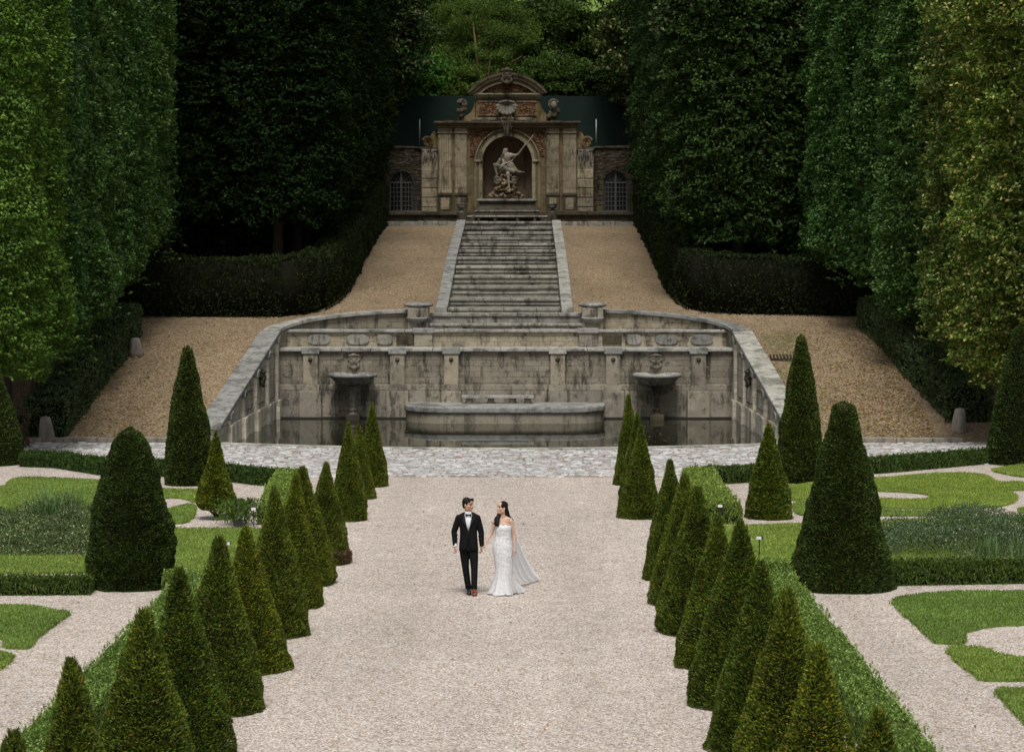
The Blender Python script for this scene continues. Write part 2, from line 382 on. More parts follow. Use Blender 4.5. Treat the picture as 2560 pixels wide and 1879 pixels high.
M['hornbright'] = foliage('fresh_hornbeam_leaves', [(0, (0.03573, 0.08048, 0.009766)), (.45, (0.07523, 0.1548, 0.01776)), (.85, (0.1223, 0.2271, 0.0302)), (1, (0.1787, 0.2889, 0.04885))], trans=.28, pscale=.7, spec=.4)
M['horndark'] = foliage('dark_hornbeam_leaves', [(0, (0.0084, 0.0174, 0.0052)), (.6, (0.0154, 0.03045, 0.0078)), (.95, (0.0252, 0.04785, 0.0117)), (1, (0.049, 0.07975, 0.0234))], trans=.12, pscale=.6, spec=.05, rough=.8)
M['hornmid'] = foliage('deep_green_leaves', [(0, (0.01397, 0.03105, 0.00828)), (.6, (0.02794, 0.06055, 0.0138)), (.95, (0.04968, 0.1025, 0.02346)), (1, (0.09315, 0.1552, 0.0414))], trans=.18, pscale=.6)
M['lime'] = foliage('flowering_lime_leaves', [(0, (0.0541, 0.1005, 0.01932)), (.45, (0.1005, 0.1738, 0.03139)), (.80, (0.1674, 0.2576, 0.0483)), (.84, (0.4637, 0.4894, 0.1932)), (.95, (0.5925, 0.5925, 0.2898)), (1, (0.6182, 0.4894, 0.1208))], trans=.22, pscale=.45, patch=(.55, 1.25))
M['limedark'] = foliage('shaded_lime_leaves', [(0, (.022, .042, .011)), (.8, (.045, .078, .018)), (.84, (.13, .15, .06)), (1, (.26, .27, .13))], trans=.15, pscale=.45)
M['acacia'] = foliage('feathery_leaves', [(0, (0.0342, 0.0665, 0.0128)), (.5, (0.0665, 0.119, 0.0224)), (1, (0.114, 0.175, 0.04))], trans=.3, pscale=.6)
M['forest'] = foliage('forest_leaves', [(0, (0.0114, 0.0221, 0.0064)), (.5, (0.0228, 0.0425, 0.0112)), (.9, (0.0456, 0.0765, 0.0192)), (1, (0.0855, 0.1275, 0.0352))], trans=.15, pscale=.4, spec=.05, rough=.8)
M['brightbush'] = foliage('bright_maple_leaves', [(0, (0.028, 0.077, 0.0126)), (.5, (0.056, 0.14, 0.0224)), (1, (0.098, 0.21, 0.042))], trans=.3, pscale=.6)
M['ivy'] = foliage('privet_leaves', [(0, (0.033, 0.0588, 0.0216)), (.5, (0.063, 0.1008, 0.036)), (.92, (0.1125, 0.154, 0.06)), (1, (0.18, 0.21, 0.096))], trans=.15, pscale=1)
M['brownhedge'] = foliage('browned_leaves', [(0, (.05, .05, .03)), (.5, (.09, .085, .05)), (1, (.16, .13, .08))], trans=.15)
M['grassblade'] = foliage('grass_blades', [(0, (0.1296, 0.1969, 0.03564)), (.5, (0.1944, 0.2844, 0.05702)), (.9, (0.2754, 0.3645, 0.0891)), (1, (0.4374, 0.452, 0.1663))], trans=.2, patch=(.68, 1.2), pscale=.55)
M['herb'] = foliage('herb_leaves', [(0, (0.054, 0.08337, 0.0342)), (.5, (0.09187, 0.1324, 0.05985)), (.93, (0.162, 0.2352, 0.1026)), (.96, (0.432, 0.4214, 0.3078)), (1, (0.594, 0.5488, 0.4275))], trans=.2, pscale=1.2)
M['reed'] = foliage('reed_leaves', [(0, (0.056, 0.1105, 0.036)), (.5, (0.088, 0.1615, 0.054)), (1, (0.16, 0.238, 0.108))], trans=.25)
M['fallen'] = foliage('fallen_leaves', [(0, (.16, .07, .03)), (.4, (.30, .15, .06)), (.7, (.40, .28, .08)), (1, (.50, .42, .20))], trans=.1)
t = NT('lawn_turf'); t.set(rough=.9, spec=.15)
c = t.ramp(t.noise(18, 6, rough=.7), [(.3, (.10, .155, .033)), (.7, (.19, .27, .055))])
c = t.mix(t.ramp(t.noise(.6, 6, rough=.7), [(.5, (0, 0, 0)), (.72, (.5, .5, .5))]), c, (.20, .24, .08)); t.color(c); t.bump(t.noise(40, 4), .7, .03); M['turf'] = t.m
t = NT('pond_water'); t.set(rough=.03, spec=.3); t.color(t.mix(t.noise(.5, 4), (.010, .011, .006), (.018, .019, .011))); t.b.inputs['IOR'].default_value = 1.33
t.bump(t.noise(1.6, 3, vec=t.vec((1, 2.2, 1))), .012, .02); M['water'] = t.m
M['bark'] = stone('tree_bark', (.05, .04, .03), (.02, .017, .012), (.075, .06, .045), None, .5, bumpd=.03)
M['yellowbark'] = plain('ochre_bark', (.12, .075, .025), .8, var=.3)
M['granite'] = stone('bollard_granite', (.27, .25, .22), (.10, .095, .085), (.36, .33, .28), None, .5, tint=(.30, .17, .08))
M['kerb'] = stone('kerb_stone', (.22, .20, .17), (.08, .075, .065), (.30, .28, .24), (1.6, 3), .6)
M['iron'] = plain('rusty_iron', (.055, .03, .02), .8, .3, var=.3)
M['black'] = plain('black_plastic', (.02, .02, .02), .5)
M['lampglass'] = plain('white_lens', (.75, .76, .78), .25)
M['mesh'] = None
t = NT('green_screen_mesh'); t.set(rough=.75, spec=.2)
ck = t.n('ShaderNodeTexChecker'); ck.inputs['Scale'].default_value = 22; t.l(t.tc.outputs['Object'], ck.inputs['Vector'])
c = t.mix(ck.outputs['Fac'], (.004, .012, .009), (.006, .018, .013)); c = t.mix(t.ramp(t.noise(.7, 4), [(.3, (0,)*3), (.7, (1,)*3)]), c, (.008, .022, .016)); t.color(c); M['mesh'] = t.m
M['steel'] = plain('galvanised_steel', (.30, .32, .33), .5, .6)
M['window'] = plain('window_glass', (.012, .014, .016), .12, spec=.6)
M['frame'] = plain('grey_paint', (.07, .07, .06), .6, var=.15)
M['twig_shade'] = plain('inner_twig_shade', (.010, .010, .006), .95, spec=.05)  # near-black for foliage cores: inner twigs with the shade between leaves painted in
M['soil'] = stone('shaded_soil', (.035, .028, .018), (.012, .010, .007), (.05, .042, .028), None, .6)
# people
M['skin'] = plain('skin', (.50, .30, .205), .5, spec=.35, var=.06, vs=20)
M['skinf'] = plain('fair_skin', (.60, .39, .29), .48, spec=.35, var=.05, vs=20)
M['hair'] = plain('dark_hair', (.009, .007, .006), .6, spec=.2, var=.3, vs=60)
M['wool'] = plain('black_wool', (.007, .007, .0075), .85, spec=.15, var=.2, vs=60)
M['silk'] = plain('black_silk', (.009, .009, .010), .4, spec=.4)
M['shirt'] = plain('white_cotton', (.78, .79, .82), .7)
M['patent'] = plain('patent_leather', (.008, .008, .008), .12, spec=.6, coat=.5)
M['redsole'] = plain('red_sole', (.50, .06, .02), .5)
M['lips'] = plain('lip_colour', (.45, .10, .09), .4)
M['eye'] = plain('eye_dark', (.02, .014, .01), .3)
M['teeth'] = plain('teeth', (.7, .68, .62), .4)
t = NT('ivory_lace'); t.set(rough=.75, spec=.2); c = t.mix(t.ramp(t.noise(38, 5, rough=.7), [(.42, (0,)*3), (.56, (1,)*3)]), (.74, .75, .78), (.92, .92, .93)); t.color(c); t.bump(t.noise(60, 4), .35, .004)
tl_ = t.n('ShaderNodeBsdfTranslucent'); tl_.inputs[0].default_value = (.9, .9, .92, 1); m2 = t.n('ShaderNodeMixShader'); m2.inputs[0].default_value = .2; t.l(t.b.outputs[0], m2.inputs[1]); t.l(tl_.outputs[0], m2.inputs[2]); t.l(m2.outputs[0], t.out.inputs[0]); M['lace'] = t.m
M['satin'] = plain('white_satin', (.90, .90, .91), .5, spec=.3)
t = NT('sheer_tulle'); t.set(rough=.8, spec=.1); t.color((.95, .96, .97))
tb = t.n('ShaderNodeBsdfTransparent'); mx = t.n('ShaderNodeMixShader')
t.l(t.ramp(t.noise(3, 4, vec=t.vec((6, 1, .6))), [(.35, (.88,)*3), (.65, (.98,)*3)]), mx.inputs[0]); tl_ = t.n('ShaderNodeBsdfTranslucent'); tl_.inputs[0].default_value = (.95, .96, .98, 1); m2 = t.n('ShaderNodeMixShader'); m2.inputs[0].default_value = .5; t.l(t.b.outputs[0], m2.inputs[1]); t.l(tl_.outputs[0], m2.inputs[2]); t.l(tb.outputs[0], mx.inputs[1]); t.l(m2.outputs[0], mx.inputs[2]); t.l(mx.outputs[0], t.out.inputs[0]); M['tulle'] = t.m
# ------------------------------------------------------------------ terrain
_TY = [-60, 75.2, 76.2, 88, 93, 95.8, 98.6, 101.3, 104.1, 106.8, 109.6, 112.3, 115.1, 117.8, 120.6, 124, 131, 140, 170, 230, 420]
_TZ = [0, 0, .10, 2.75, 3.42, 3.85, 4.27, 4.66, 5.04, 5.4, 5.7, 5.99, 6.26, 6.52, 6.78, 7.02, 7.05, 10.5, 16.2, 29.5, 70]
def tz(Y): return float(np.interp(Y, _TY, _TZ))
def front_arc(x):            # near edge of the pool
    a = abs(x)/8.9
    return 74.45-1.95*(1-a*a) if a < 1 else 75.2
ARC = [(8.62, 88.3, 3.02), (8.5, 89.3, 3.12), (7.95, 90.3, 3.28), (7.1, 91.1, 3.42), (6.0, 91.75, 3.53), (4.9, 92.2, 3.6), (3.75, 92.5, 3.64)]
def inner_x(Y):              # inner limit of the gravel slopes
    if Y <= 88.3: return 8.87
    if Y < 92.5:
        return float(np.interp(Y, [p[1] for p in ARC], [p[0]+.2 for p in ARC]))
    return 2.5
def grid_sheet(name, mat, rows, label=None, kind='structure', cols=None, parent=None):
    """rows: list of lists of (x,y,z), same length"""
    vs = np.array(rows).reshape(-1, 3); m = len(rows[0]); n = len(rows); f = []
    for i in range(n-1):
        for j in range(m-1): f.append((i*m+j, i*m+j+1, (i+1)*m+j+1, (i+1)*m+j))
    me = np_mesh(name, vs, f); me.materials.append(mat); o = bpy.data.objects.new(name, me); COL.objects.link(o)
    tag(o, label, None, None, kind); return o
# level court: pale gravel
xs = [-140, -60, -30, -20, -15, -12]+[-8.9+i*.445 for i in range(41)]+[12, 15, 20, 30, 60, 140]
rows = []
for t_ in (0, .2, .4, .6, .8, 1):
    rows.append([(x, -60+(front_arc(x)+60)*t_, 0) for x in xs])
grid_sheet('ground', M['gravel'], rows, 'pale beige gravel court between the clipped cones')
# slopes
for sgn, nm in ((-1, 'gravel_slope'), (1, 'gravel_slope')):
    rows = []
    Ys = [75.2, 75.7, 76.2]+[77+i for i in range(11)]+[88.3, 89.2, 90, 90.6, 91.2, 91.7, 92.1, 92.45, 92.55]+[93.5+i*1.25 for i in range(25)]+[125.5, 128, 131]
    for Y in Ys:
        xi = inner_x(Y); fr = [0, .03, .08, .15, .25, .4, .6, .8, 1]
        rows.append([(sgn*(xi+(46-xi)*q), Y, tz(Y)+.03*float(vnoise([[(xi+(46-xi)*q)*.7, Y*.5, sgn]])[0])*(0 < q < 1 and Y > 76)) for q in fr])
    grid_sheet(nm, M['slope'], rows, 'brown gravel slope climbing '+('on the groom side' if sgn < 0 else 'on the bride side')+' of the stone stairs')
# hillside behind the pavilion
rows = [[(x, Y, tz(Y)) for x in (-160, -80, -46, -20, 0, 20, 46, 80, 160)] for Y in (131, 135, 140, 150, 170, 200, 230, 300, 420)]
grid_sheet('hill', M['turf'], rows, 'grassy hillside rising behind the pavilion')

# cobbles: path band with real setts
CB_FRONT = lambda x: 64.3+ .0*x
vs = []; rr = random.Random(5)
o_rows = []
y = 63.9; boxes = MB()
while y < 75.0:
    d = rr.uniform(.12, .19); x = -14.8+rr.uniform(0, .3)
    while x < 14.8:
        w = rr.uniform(.15, .34)
        fr = 64.2 if abs(x) < 5.2 else 64.2+(abs(x)-5.2)*.45
        cy = y+d/2
        if cy > fr+rr.uniform(-.25, .25) and cy < (front_arc(x)-.42 if abs(x) < 8.9 else 74.7) and rr.random() > (.02 if not 68 < cy < 72 else .13):
            h = .02+rr.uniform(0, .028); g = .014+rr.uniform(0, .016); j = .016
            p = [(x+g+rr.uniform(-j, j), y+g+rr.uniform(-j, j)), (x+w-g+rr.uniform(-j, j), y+g+rr.uniform(-j, j)), (x+w-g+rr.uniform(-j, j), y+d-g+rr.uniform(-j, j)), (x+g+rr.uniform(-j, j), y+d-g+rr.uniform(-j, j))]
            cx = x+w/2
            q = [((a-cx)*.8+cx, (b-cy)*.75+cy) for a, b in p]
            n0 = len(boxes.v); tl = rr.uniform(-.006, .006)
            boxes.v += [(a, b, -.01) for a, b in p]+[(a, b, h*.75) for a, b in p]+[(a, b, h+tl*(a-cx)*8) for a, b in q]
            boxes.f += [(n0+0,n0+1,n0+5,n0+4),(n0+1,n0+2,n0+6,n0+5),(n0+2,n0+3,n0+7,n0+6),(n0+3,n0+0,n0+4,n0+7),
                        (n0+4,n0+5,n0+9,n0+8),(n0+5,n0+6,n0+10,n0+9),(n0+6,n0+7,n0+11,n0+10),(n0+7,n0+4,n0+8,n0+11),(n0+8,n0+9,n0+10,n0+11)]
        x += w
    y += d
t = NT('cobbles'); t.set(rough=.6, spec=.4)
g = t.n('ShaderNodeNewGeometry')
c = t.ramp(g.outputs['Random Per Island'], [(0, (.28, .265, .25)), (.35, (.40, .39, .38)), (.7, (.52, .51, .50)), (.93, (.64, .635, .63)), (1, (.27, .17, .11))])
c = t.mix(.7, c, t.ramp(t.noise(9, 6, rough=.7), [(.3, (.6, .58, .56)), (.7, (1.15, 1.15, 1.15))]), 'MULTIPLY')
t.color(c); t.bump(t.noise(20, 5), .5, .01)
me = np_mesh('cobbled_path', boxes.v, boxes.f); me.materials.append(t.m)
cob = bpy.data.objects.new('cobbled_path', me); COL.objects.link(cob); tag(cob, 'grey cobbled path in front of the pool', kind='structure')
t = NT('cobble_joints'); t.set(rough=1, spec=.1)
t.color(t.ramp(t.noise(1.3, 8, vec=t.vec((.5, 1.3, 1)), rough=.75), [(.38, (.17, .15, .12)), (.5, (.21, .18, .14)), (.6, (.30, .16, .085)), (.72, (.15, .15, .08))])); t.bump(t.noise(30, 4), .6, .02)
rows = []
xs = [-15, -12, -10]+[-8.9+i*.445 for i in range(41)]+[10, 12, 15]
for k in (0, .5, 1):
    rows.append([(x, (64.2 if abs(x) < 5.2 else 64.2+(abs(x)-5.2)*.45)*(1-k)+(front_arc(x)-.02 if abs(x) < 8.9 else 74.95)*k, .006) for x in xs])
grid_sheet('path_bed', t.m, rows, 'earthy joints under the grey cobbles')

# kerbs
kb = MB()
for sgn in (-1, 1):
    k0 = empty('stone_kerb', (sgn*11.5, 75.1, 0), 'low weathered stone kerb below the gravel slope, '+('groom side' if sgn < 0 else 'bride side'), 'kerb', 'kerbs below the gravel slopes')
    m = MB(); x = 9.25
    while x < 14.2:
        w = rr.uniform(.8, 1.3); a, b = sorted((sgn*x, sgn*(x+w-.015))); m.box(a, b, 74.98+rr.uniform(-.02, .02), 75.3, -.05, .14+rr.uniform(-.015, .015)); x += w
    m.build('kerb_block', M['kerb'], k0, bevel=.02)
# pool rim (front) : stone edge
pr = empty('pool_edge', (0, 72.5, 0), 'thin pale stone edging curved along the near side of the pool', 'edging')
path = [(x, front_arc(x)-.02, .03) for x in [-8.75+i*.35 for i in range(51)]]
MB().sweep(path, [(-.06, -.9), (-.06, .03), (.30, .03), (.30, -.05), (.25, -.9)]).build('edging_stone', M['coping'], pr, bevel=.015)
# water
rows = [[(x, 72.0+(88.6-72.0)*k, -.25) for x in (-9, -6, -3, 0, 3, 6, 9)] for k in (0, .25, .5, .75, 1)]
grid_sheet('water', M['water'], rows, 'still dark green pool water')
c_ = []; 
for i in range(260):
    x = rr.uniform(-8.3, 8.3); y = rr.triangular(front_arc(x)+.2, 86.5, 78)
    c_.append((x, y, -.243))
c_ = np.array(c_); rs = np.random.RandomState(1); an = rs.rand(len(c_))*6.28
v, f = leaves(c_, np.stack([np.cos(an), np.sin(an)*.7, an*0], 1), np.tile([0, 0, 1.], (len(c_), 1)), .05+.09*rs.rand(len(c_)), .03+.05*rs.rand(len(c_)))
me = np_mesh('floating_leaves', v, f); me.materials.append(M['fallen']); o = bpy.data.objects.new('floating_leaves', me); COL.objects.link(o)
tag(o, 'tiny fallen leaves and specks floating on the pool', 'leaves', None, 'stuff')

# ------------------------------------------------------------------ pool back wall (tier one)
YW = 88.3
M['algae'] = plain('wet_algae', (.018, .017, .010), .6, var=.5, vs=3)
w1 = empty('retaining_wall', (0, YW, -.25), 'tall stained stone back wall of the pool with six pilasters', 'wall')
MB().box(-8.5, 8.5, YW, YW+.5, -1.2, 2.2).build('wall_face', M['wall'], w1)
for a, b in ((-8.35, -7.62), (-6.78, -6.3), (-4.85, -4.42), (-3.58, -2.42), (-1.62, 1.5), (2.3, 3.5), (4.38, 4.85), (6.3, 6.66), (7.5, 8.35)):
    MB().box(a, b, YW-.06, YW+.02, -1.2, .76).build('dado', M['block'], w1, bevel=.02)
m = MB(); m.box(-8.4, 8.4, YW-.035, YW+.02, .775, .98); m.build('plinth_band', M['block'], w1, bevel=.015)
PX = [-7.2, -4.0, -2.02, 1.9, 3.94, 7.08]
cope = MB(); x = -8.5
while x < 8.5:
    w = min(rr.uniform(.9, 1.5), 8.5-x); cope.box(x, x+w-.01, YW-.13-rr.uniform(0, .02), YW+1.35, 2.21, 2.33+rr.uniform(-.012, .012)); x += w
cope.build('coping', M['coping'], w1, bevel=.025)
for i, x in enumerate(PX):
    p = MB(); p.box(x-.27, x+.27, YW-.17, YW+.02, .985, 2.12); po = p.build('pilaster', M['pil'], w1, bevel=.02)
    MB().box(x-.33, x+.33, YW-.22, YW-.005, 2.12, 2.37).build('capital', M['coping'], po, bevel=.025)
    MB().box(x-.32, x+.32, YW-.2, YW-.005, .765, .985).build('plinth', M['block'], po, bevel=.02)
    ww = .41 if i in (0, 1, 4, 5) else .36
    MB().box(x-ww, x+ww, YW-.27, YW-.005, -1.2, .765).build('pedestal', M['block'], po, bevel=.025)
    s = MB(); s.ell((x, YW-.18, 1.92), (.085, .05, .085)); s.ell((x, YW-.22, 1.90), (.04, .05, .04)); s.build('spout', M['nichedark'], po, smooth=True)
def mask(parent, c, s, face, mat, name='mask'):
    """lion-like carved mask; face = unit direction it looks to (in plan)"""
    fx, fy = face; Mx = Matrix(((fy*-1, fx*-1, 0), (fx, -fy*-1*-1, 0), (0, 0, 1)))
    f = Vector((fx, fy, 0)); sd_ = Vector((-fy, fx, 0)); up = Vector((0, 0, 1)); c = Vector(c)
    B = Matrix((sd_, f, up)).transposed()
    m = MB()
    def e(a, b, z, r): m.ell(c+(sd_*a+f*b+up*z)*s, tuple(q*s for q in r), B, 10, 7)
    e(0, 0, 0, (.36, .2, .42)); e(0, .2, .05, (.09, .14, .16)); e(0, .26, -.04, (.11, .08, .07))
    for q in (-1, 1):
        e(q*.17, .17, -.05, (.13, .1, .12)); e(q*.15, .2, .2, (.13, .07, .05)); e(q*.36, .0, .12, (.11, .12, .16)); e(q*.3, .05, .38, (.14, .14, .13))
        e(q*.12, .2, .42, (.14, .12, .11)); e(q*.3, .05, -.3, (.13, .13, .2)); e(q*.12, .2, -.18, (.12, .07, .05))
    e(0, .12, -.45, (.2, .14, .16)); e(0, .18, -.3, (.1, .06, .04)); e(0, .1, .5, (.15, .15, .12))
    return m.build(name, mat, parent, remesh=.028*s/.5, smooth=True)
for x in (-5.6, 5.52):
    mask(w1, (x, YW-.02, 1.86), .52, (0, -1), M['statue'])
    MB().box(x-.32, x+.32, YW-.17, YW-.01, 2.2, 2.36).build('mask_bracket', M['coping'], w1, bevel=.03)
m = MB(); m.box(-8.4, 8.4, YW-.30, YW+.01, -.9, -.19); m.build('algae_band', M['algae'], w1, bevel=.01)
# bowls on stems
for x, lab in ((-5.6, 'round stone bowl on a slender fluted stem by the wet dark patch'), (5.52, 'round stone bowl on a moss blackened stem')):
    b = empty('fountain_bowl', (x, YW-.7, -.25), lab+(', groom side' if x < 0 else ', bride side'), 'fountain bowl', 'fountain bowls against the pool wall')
    m = MB(); m.lathe([(.02, .98), (.30, 1.0), (.52, 1.10), (.72, 1.24), (.80, 1.30), (.88, 1.32), (.90, 1.38), (.88, 1.44), (.80, 1.45), (.74, 1.40), (.4, 1.28), (.02, 1.25)], (x, YW-.7, 0), 36)
    m.build('bowl', M['coping'], b, smooth=True)
    m = MB()
    for k in range(12):
        a = k*math.pi/6; m.tube([(x+.30*math.cos(a), YW-.7+.30*math.sin(a), .995), (x+.56*math.cos(a), YW-.7+.56*math.sin(a), 1.11), (x+.77*math.cos(a), YW-.7+.77*math.sin(a), 1.26)], [.02, .035, .02], 6)
    m.build('lobe', M['block'], b, smooth=True)
    m = MB(); m.box(x-.2, x+.2, YW-.9, YW-.5, .90, .98); m.hexa([(x-.14, YW-.84, .7), (x+.14, YW-.84, .7), (x+.14, YW-.56, .7), (x-.14, YW-.56, .7), (x-.2, YW-.9, .9), (x+.2, YW-.9, .9), (x+.2, YW-.5, .9), (x-.2, YW-.5, .9)])
    m.box(x-.15, x+.15, YW-.85, YW-.55, .66, .70)
    m.hexa([(x-.085, YW-.79, .2), (x+.085, YW-.79, .2), (x+.085, YW-.61, .2), (x-.085, YW-.61, .2), (x-.12, YW-.82, .66), (x+.12, YW-.82, .66), (x+.12, YW-.58, .66), (x-.12, YW-.58, .66)])
    m.lathe([(.09, .2), (.15, .12), (.11, .02), (.17, -.05)], (x, YW-.7, 0), 14)
    m.build('stem', M['block'] if x < 0 else M['nichedark'], b, bevel=.012)
    MB().box(x-.26, x+.26, YW-.96, YW-.44, -1.0, -.05).build('base', M['nichedark'], b, bevel=.04)
# platform with rounded ends
def rounded(x0, x1, yb, yf, r, n=10):
    p = [(x0, yb), (x0, yf+r)]
    for i in range(1, n+1): a = math.pi+math.pi/2*i/n; p.append((x0+r+r*math.cos(a), yf+r+r*math.sin(a)))
    for i in range(0, n+1): a = 1.5*math.pi+math.pi/2*i/n; p.append((x1-r+r*math.cos(a), yf+r+r*math.sin(a)))
    p.append((x1, yb)); return p
pl = empty('pool_platform', (0, 86.5, -.25), 'low rounded stone platform standing in the water below the wall', 'platform')
MB().slab(rounded(-3.7, 3.62, YW-.07, 85.6, 1.6), .12, .35).build('top_slab', M['coping'], pl, bevel=.06, seg=3)
MB().slab(rounded(-3.64, 3.56, YW-.07, 85.68, 1.56), -1.1, .12).build('base', M['pil'], pl, bevel=.02)
be = empty('stone_bench', (-.3, 87.6, .35), 'long narrow stone bench on the rounded platform', 'bench')
MB().box(-1.62, 1.02, 87.42, 87.82, .53, .64).build('seat', M['coping'], be, bevel=.02)
for x in (-1.35, -.55, .25, .8): MB().lathe([(.10, .35), (.13, .39), (.09, .45), (.12, .53)], (x, 87.62, 0), 10, 1.2).build('leg', M['block'], be, smooth=True)

# side walls of the pool
for sg, who in ((-1, 'groom side'), (1, 'bride side')):
    w = empty('pool_side_wall', (sg*8.6, 81.5, -.25), 'pale panelled stone side wall with sloping coping, '+who+' of the pool', 'wall', 'side walls of the pool')
    xi = lambda Y: 8.45+(88.3-Y)*.028
    zt = lambda Y: 2.95-(88.3-Y)*.164
    Y0, Y1 = 74.1, 88.25
    def P(o, Y, z): return (sg*(xi(Y)+o), Y, z)
    def slope_block(m, Ya, Yb, oin, oout, za, ztopa, ztopb):
        pts = [P(oin, Ya, za), P(oout, Ya, za), P(oout, Yb, za), P(oin, Yb, za), P(oin, Ya, ztopa), P(oout, Ya, ztopa), P(oout, Yb, ztopb), P(oin, Yb, ztopb)]
        m.hexa(pts)
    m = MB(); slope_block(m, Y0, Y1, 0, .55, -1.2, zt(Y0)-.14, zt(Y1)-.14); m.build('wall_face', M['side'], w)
    m = MB(); Y = Y0-.12
    while Y < Y1-.05:
        L_ = min(rr.uniform(1.5, 2.3), Y1+.05-Y)
        pts = [P(-.13, Y, zt(Y)-.14), P(.62, Y, zt(Y)-.14), P(.62, Y+L_-.012, zt(Y+L_)-.14), P(-.13, Y+L_-.012, zt(Y+L_)-.14),
               P(-.13, Y, zt(Y)+.02), P(.62, Y, zt(Y)+.02), P(.62, Y+L_-.012, zt(Y+L_)+.02), P(-.13, Y+L_-.012, zt(Y+L_)+.02)]
        m.hexa(pts); Y += L_
    m.build('coping', M['coping'], w, bevel=.03)
    for Yp in (76.3, 79.4, 82.4, 85.4, 88.0):
        zz = zt(Yp)-.15
        m = MB(); slope_block(m, Yp-.2, Yp+.2, -.10, .02, -.2, zt(Yp-.2)-.15, zt(Yp+.2)-.15); po = m.build('pilaster', M['side'], w, bevel=.015)
        m = MB(); slope_block(m, Yp-.25, Yp+.25, -.16, .0, zz-.22, zt(Yp-.25)-.145, zt(Yp+.25)-.145); m.build('capital', M['coping'], po, bevel=.02)
        m = MB(); slope_block(m, Yp-.28, Yp+.28, -.17, -.002, -1.2, min(.45, zz), min(.45, zz)); m.build('pedestal', M['side'], po, bevel=.02)
    for Ya, Yb in ((76.75, 79.0), (79.85, 82.0), (82.85, 85.0), (85.85, 87.7)):
        m = MB(); slope_block(m, Ya, Yb, -.05, .02, -1.2, .42, .42); m.build('dado', M['side'], w, bevel=.015)
        # raised panel border above
        zl, zh = .6, zt((Ya+Yb)/2-.9)-.35
        if zh > zl+.3:
            m = MB()
            a, b = Ya+.25, Yb-.25
            for (p0, p1, q0, q1) in ((a, b, zl, zl+.05), (a, b, zh-.05, zh), (a, a+.06, zl+.05, zh-.05), (b-.06, b, zl+.05, zh-.05)):
                slope_block(m, p0, p1, -.03, .01, q0, q1, q1)
            m.build('panel_border', M['block'], w)
    mask(w, P(-.06, 83.7, 1.5), .55, (-sg, 0), M['nichedark'])
# tier two
w2 = empty('terrace_wall', (0, 89.7, 2.3), 'low upper terrace wall with oval stone panels above the pool', 'wall')
MB().box(-8.25, 8.25, 89.6, 90.0, 2.2, 2.86).build('wall_face', M['wall'], w2)
cope = MB(); x = -8.3
while x < 8.3:
    w = min(rr.uniform(.9, 1.5), 8.3-x); cope.box(x, x+w-.01, 89.5-rr.uniform(0, .02), 90.08, 2.86, 2.965+rr.uniform(-.012, .012)); x += w
cope.build('coping', M['coping'], w2, bevel=.025)
for x in (-3.1, 3.05):
    po = MB().box(x-.34, x+.34, 89.44, 89.62, 2.34, 2.84).build('pilaster', M['block'], w2, bevel=.02)
    MB().box(x-.40, x+.40, 89.38, 90.12, 2.84, 3.01).build('capital', M['coping'], po, bevel=.025)
for x, kind in ((-7.0, 0), (-5.55, 0), (-4.55, 2), (-3.75, 1), (3.95, 1), (4.75, 2), (6.0, 0), (7.3, 0)):
    rx = {0: .42, 1: .36, 2: .30}[kind]; n = 24; poly = []
    if kind == 1: poly = [(x-rx, 2.42), (x+rx, 2.42), (x+rx, 2.78), (x-rx, 2.78)]
    else:
        for k in range(n):
            a = 2*math.pi*k/n; poly.append((x+rx*math.copysign(abs(math.cos(a))**.75, math.cos(a)), 2.6+.2*math.copysign(abs(math.sin(a))**.75, math.sin(a))))
    MB().prism(poly, 89.54, 89.61).build('panel', M['nichedark'] if kind == 1 else M['step'], w2, bevel=.015)
# terrace floors
tf = MB(); tf.slab([(-8.3, 89.95), (8.3, 89.95), (7.6, 91.0), (6.0, 91.9), (3.7, 92.6), (-3.7, 92.6), (-6.0, 91.9), (-7.6, 91.0)], 2.2, 2.8)
o = tf.build('terrace_floor', M['step'], None); tag(o, 'worn stone terrace floor above the pool', kind='structure')
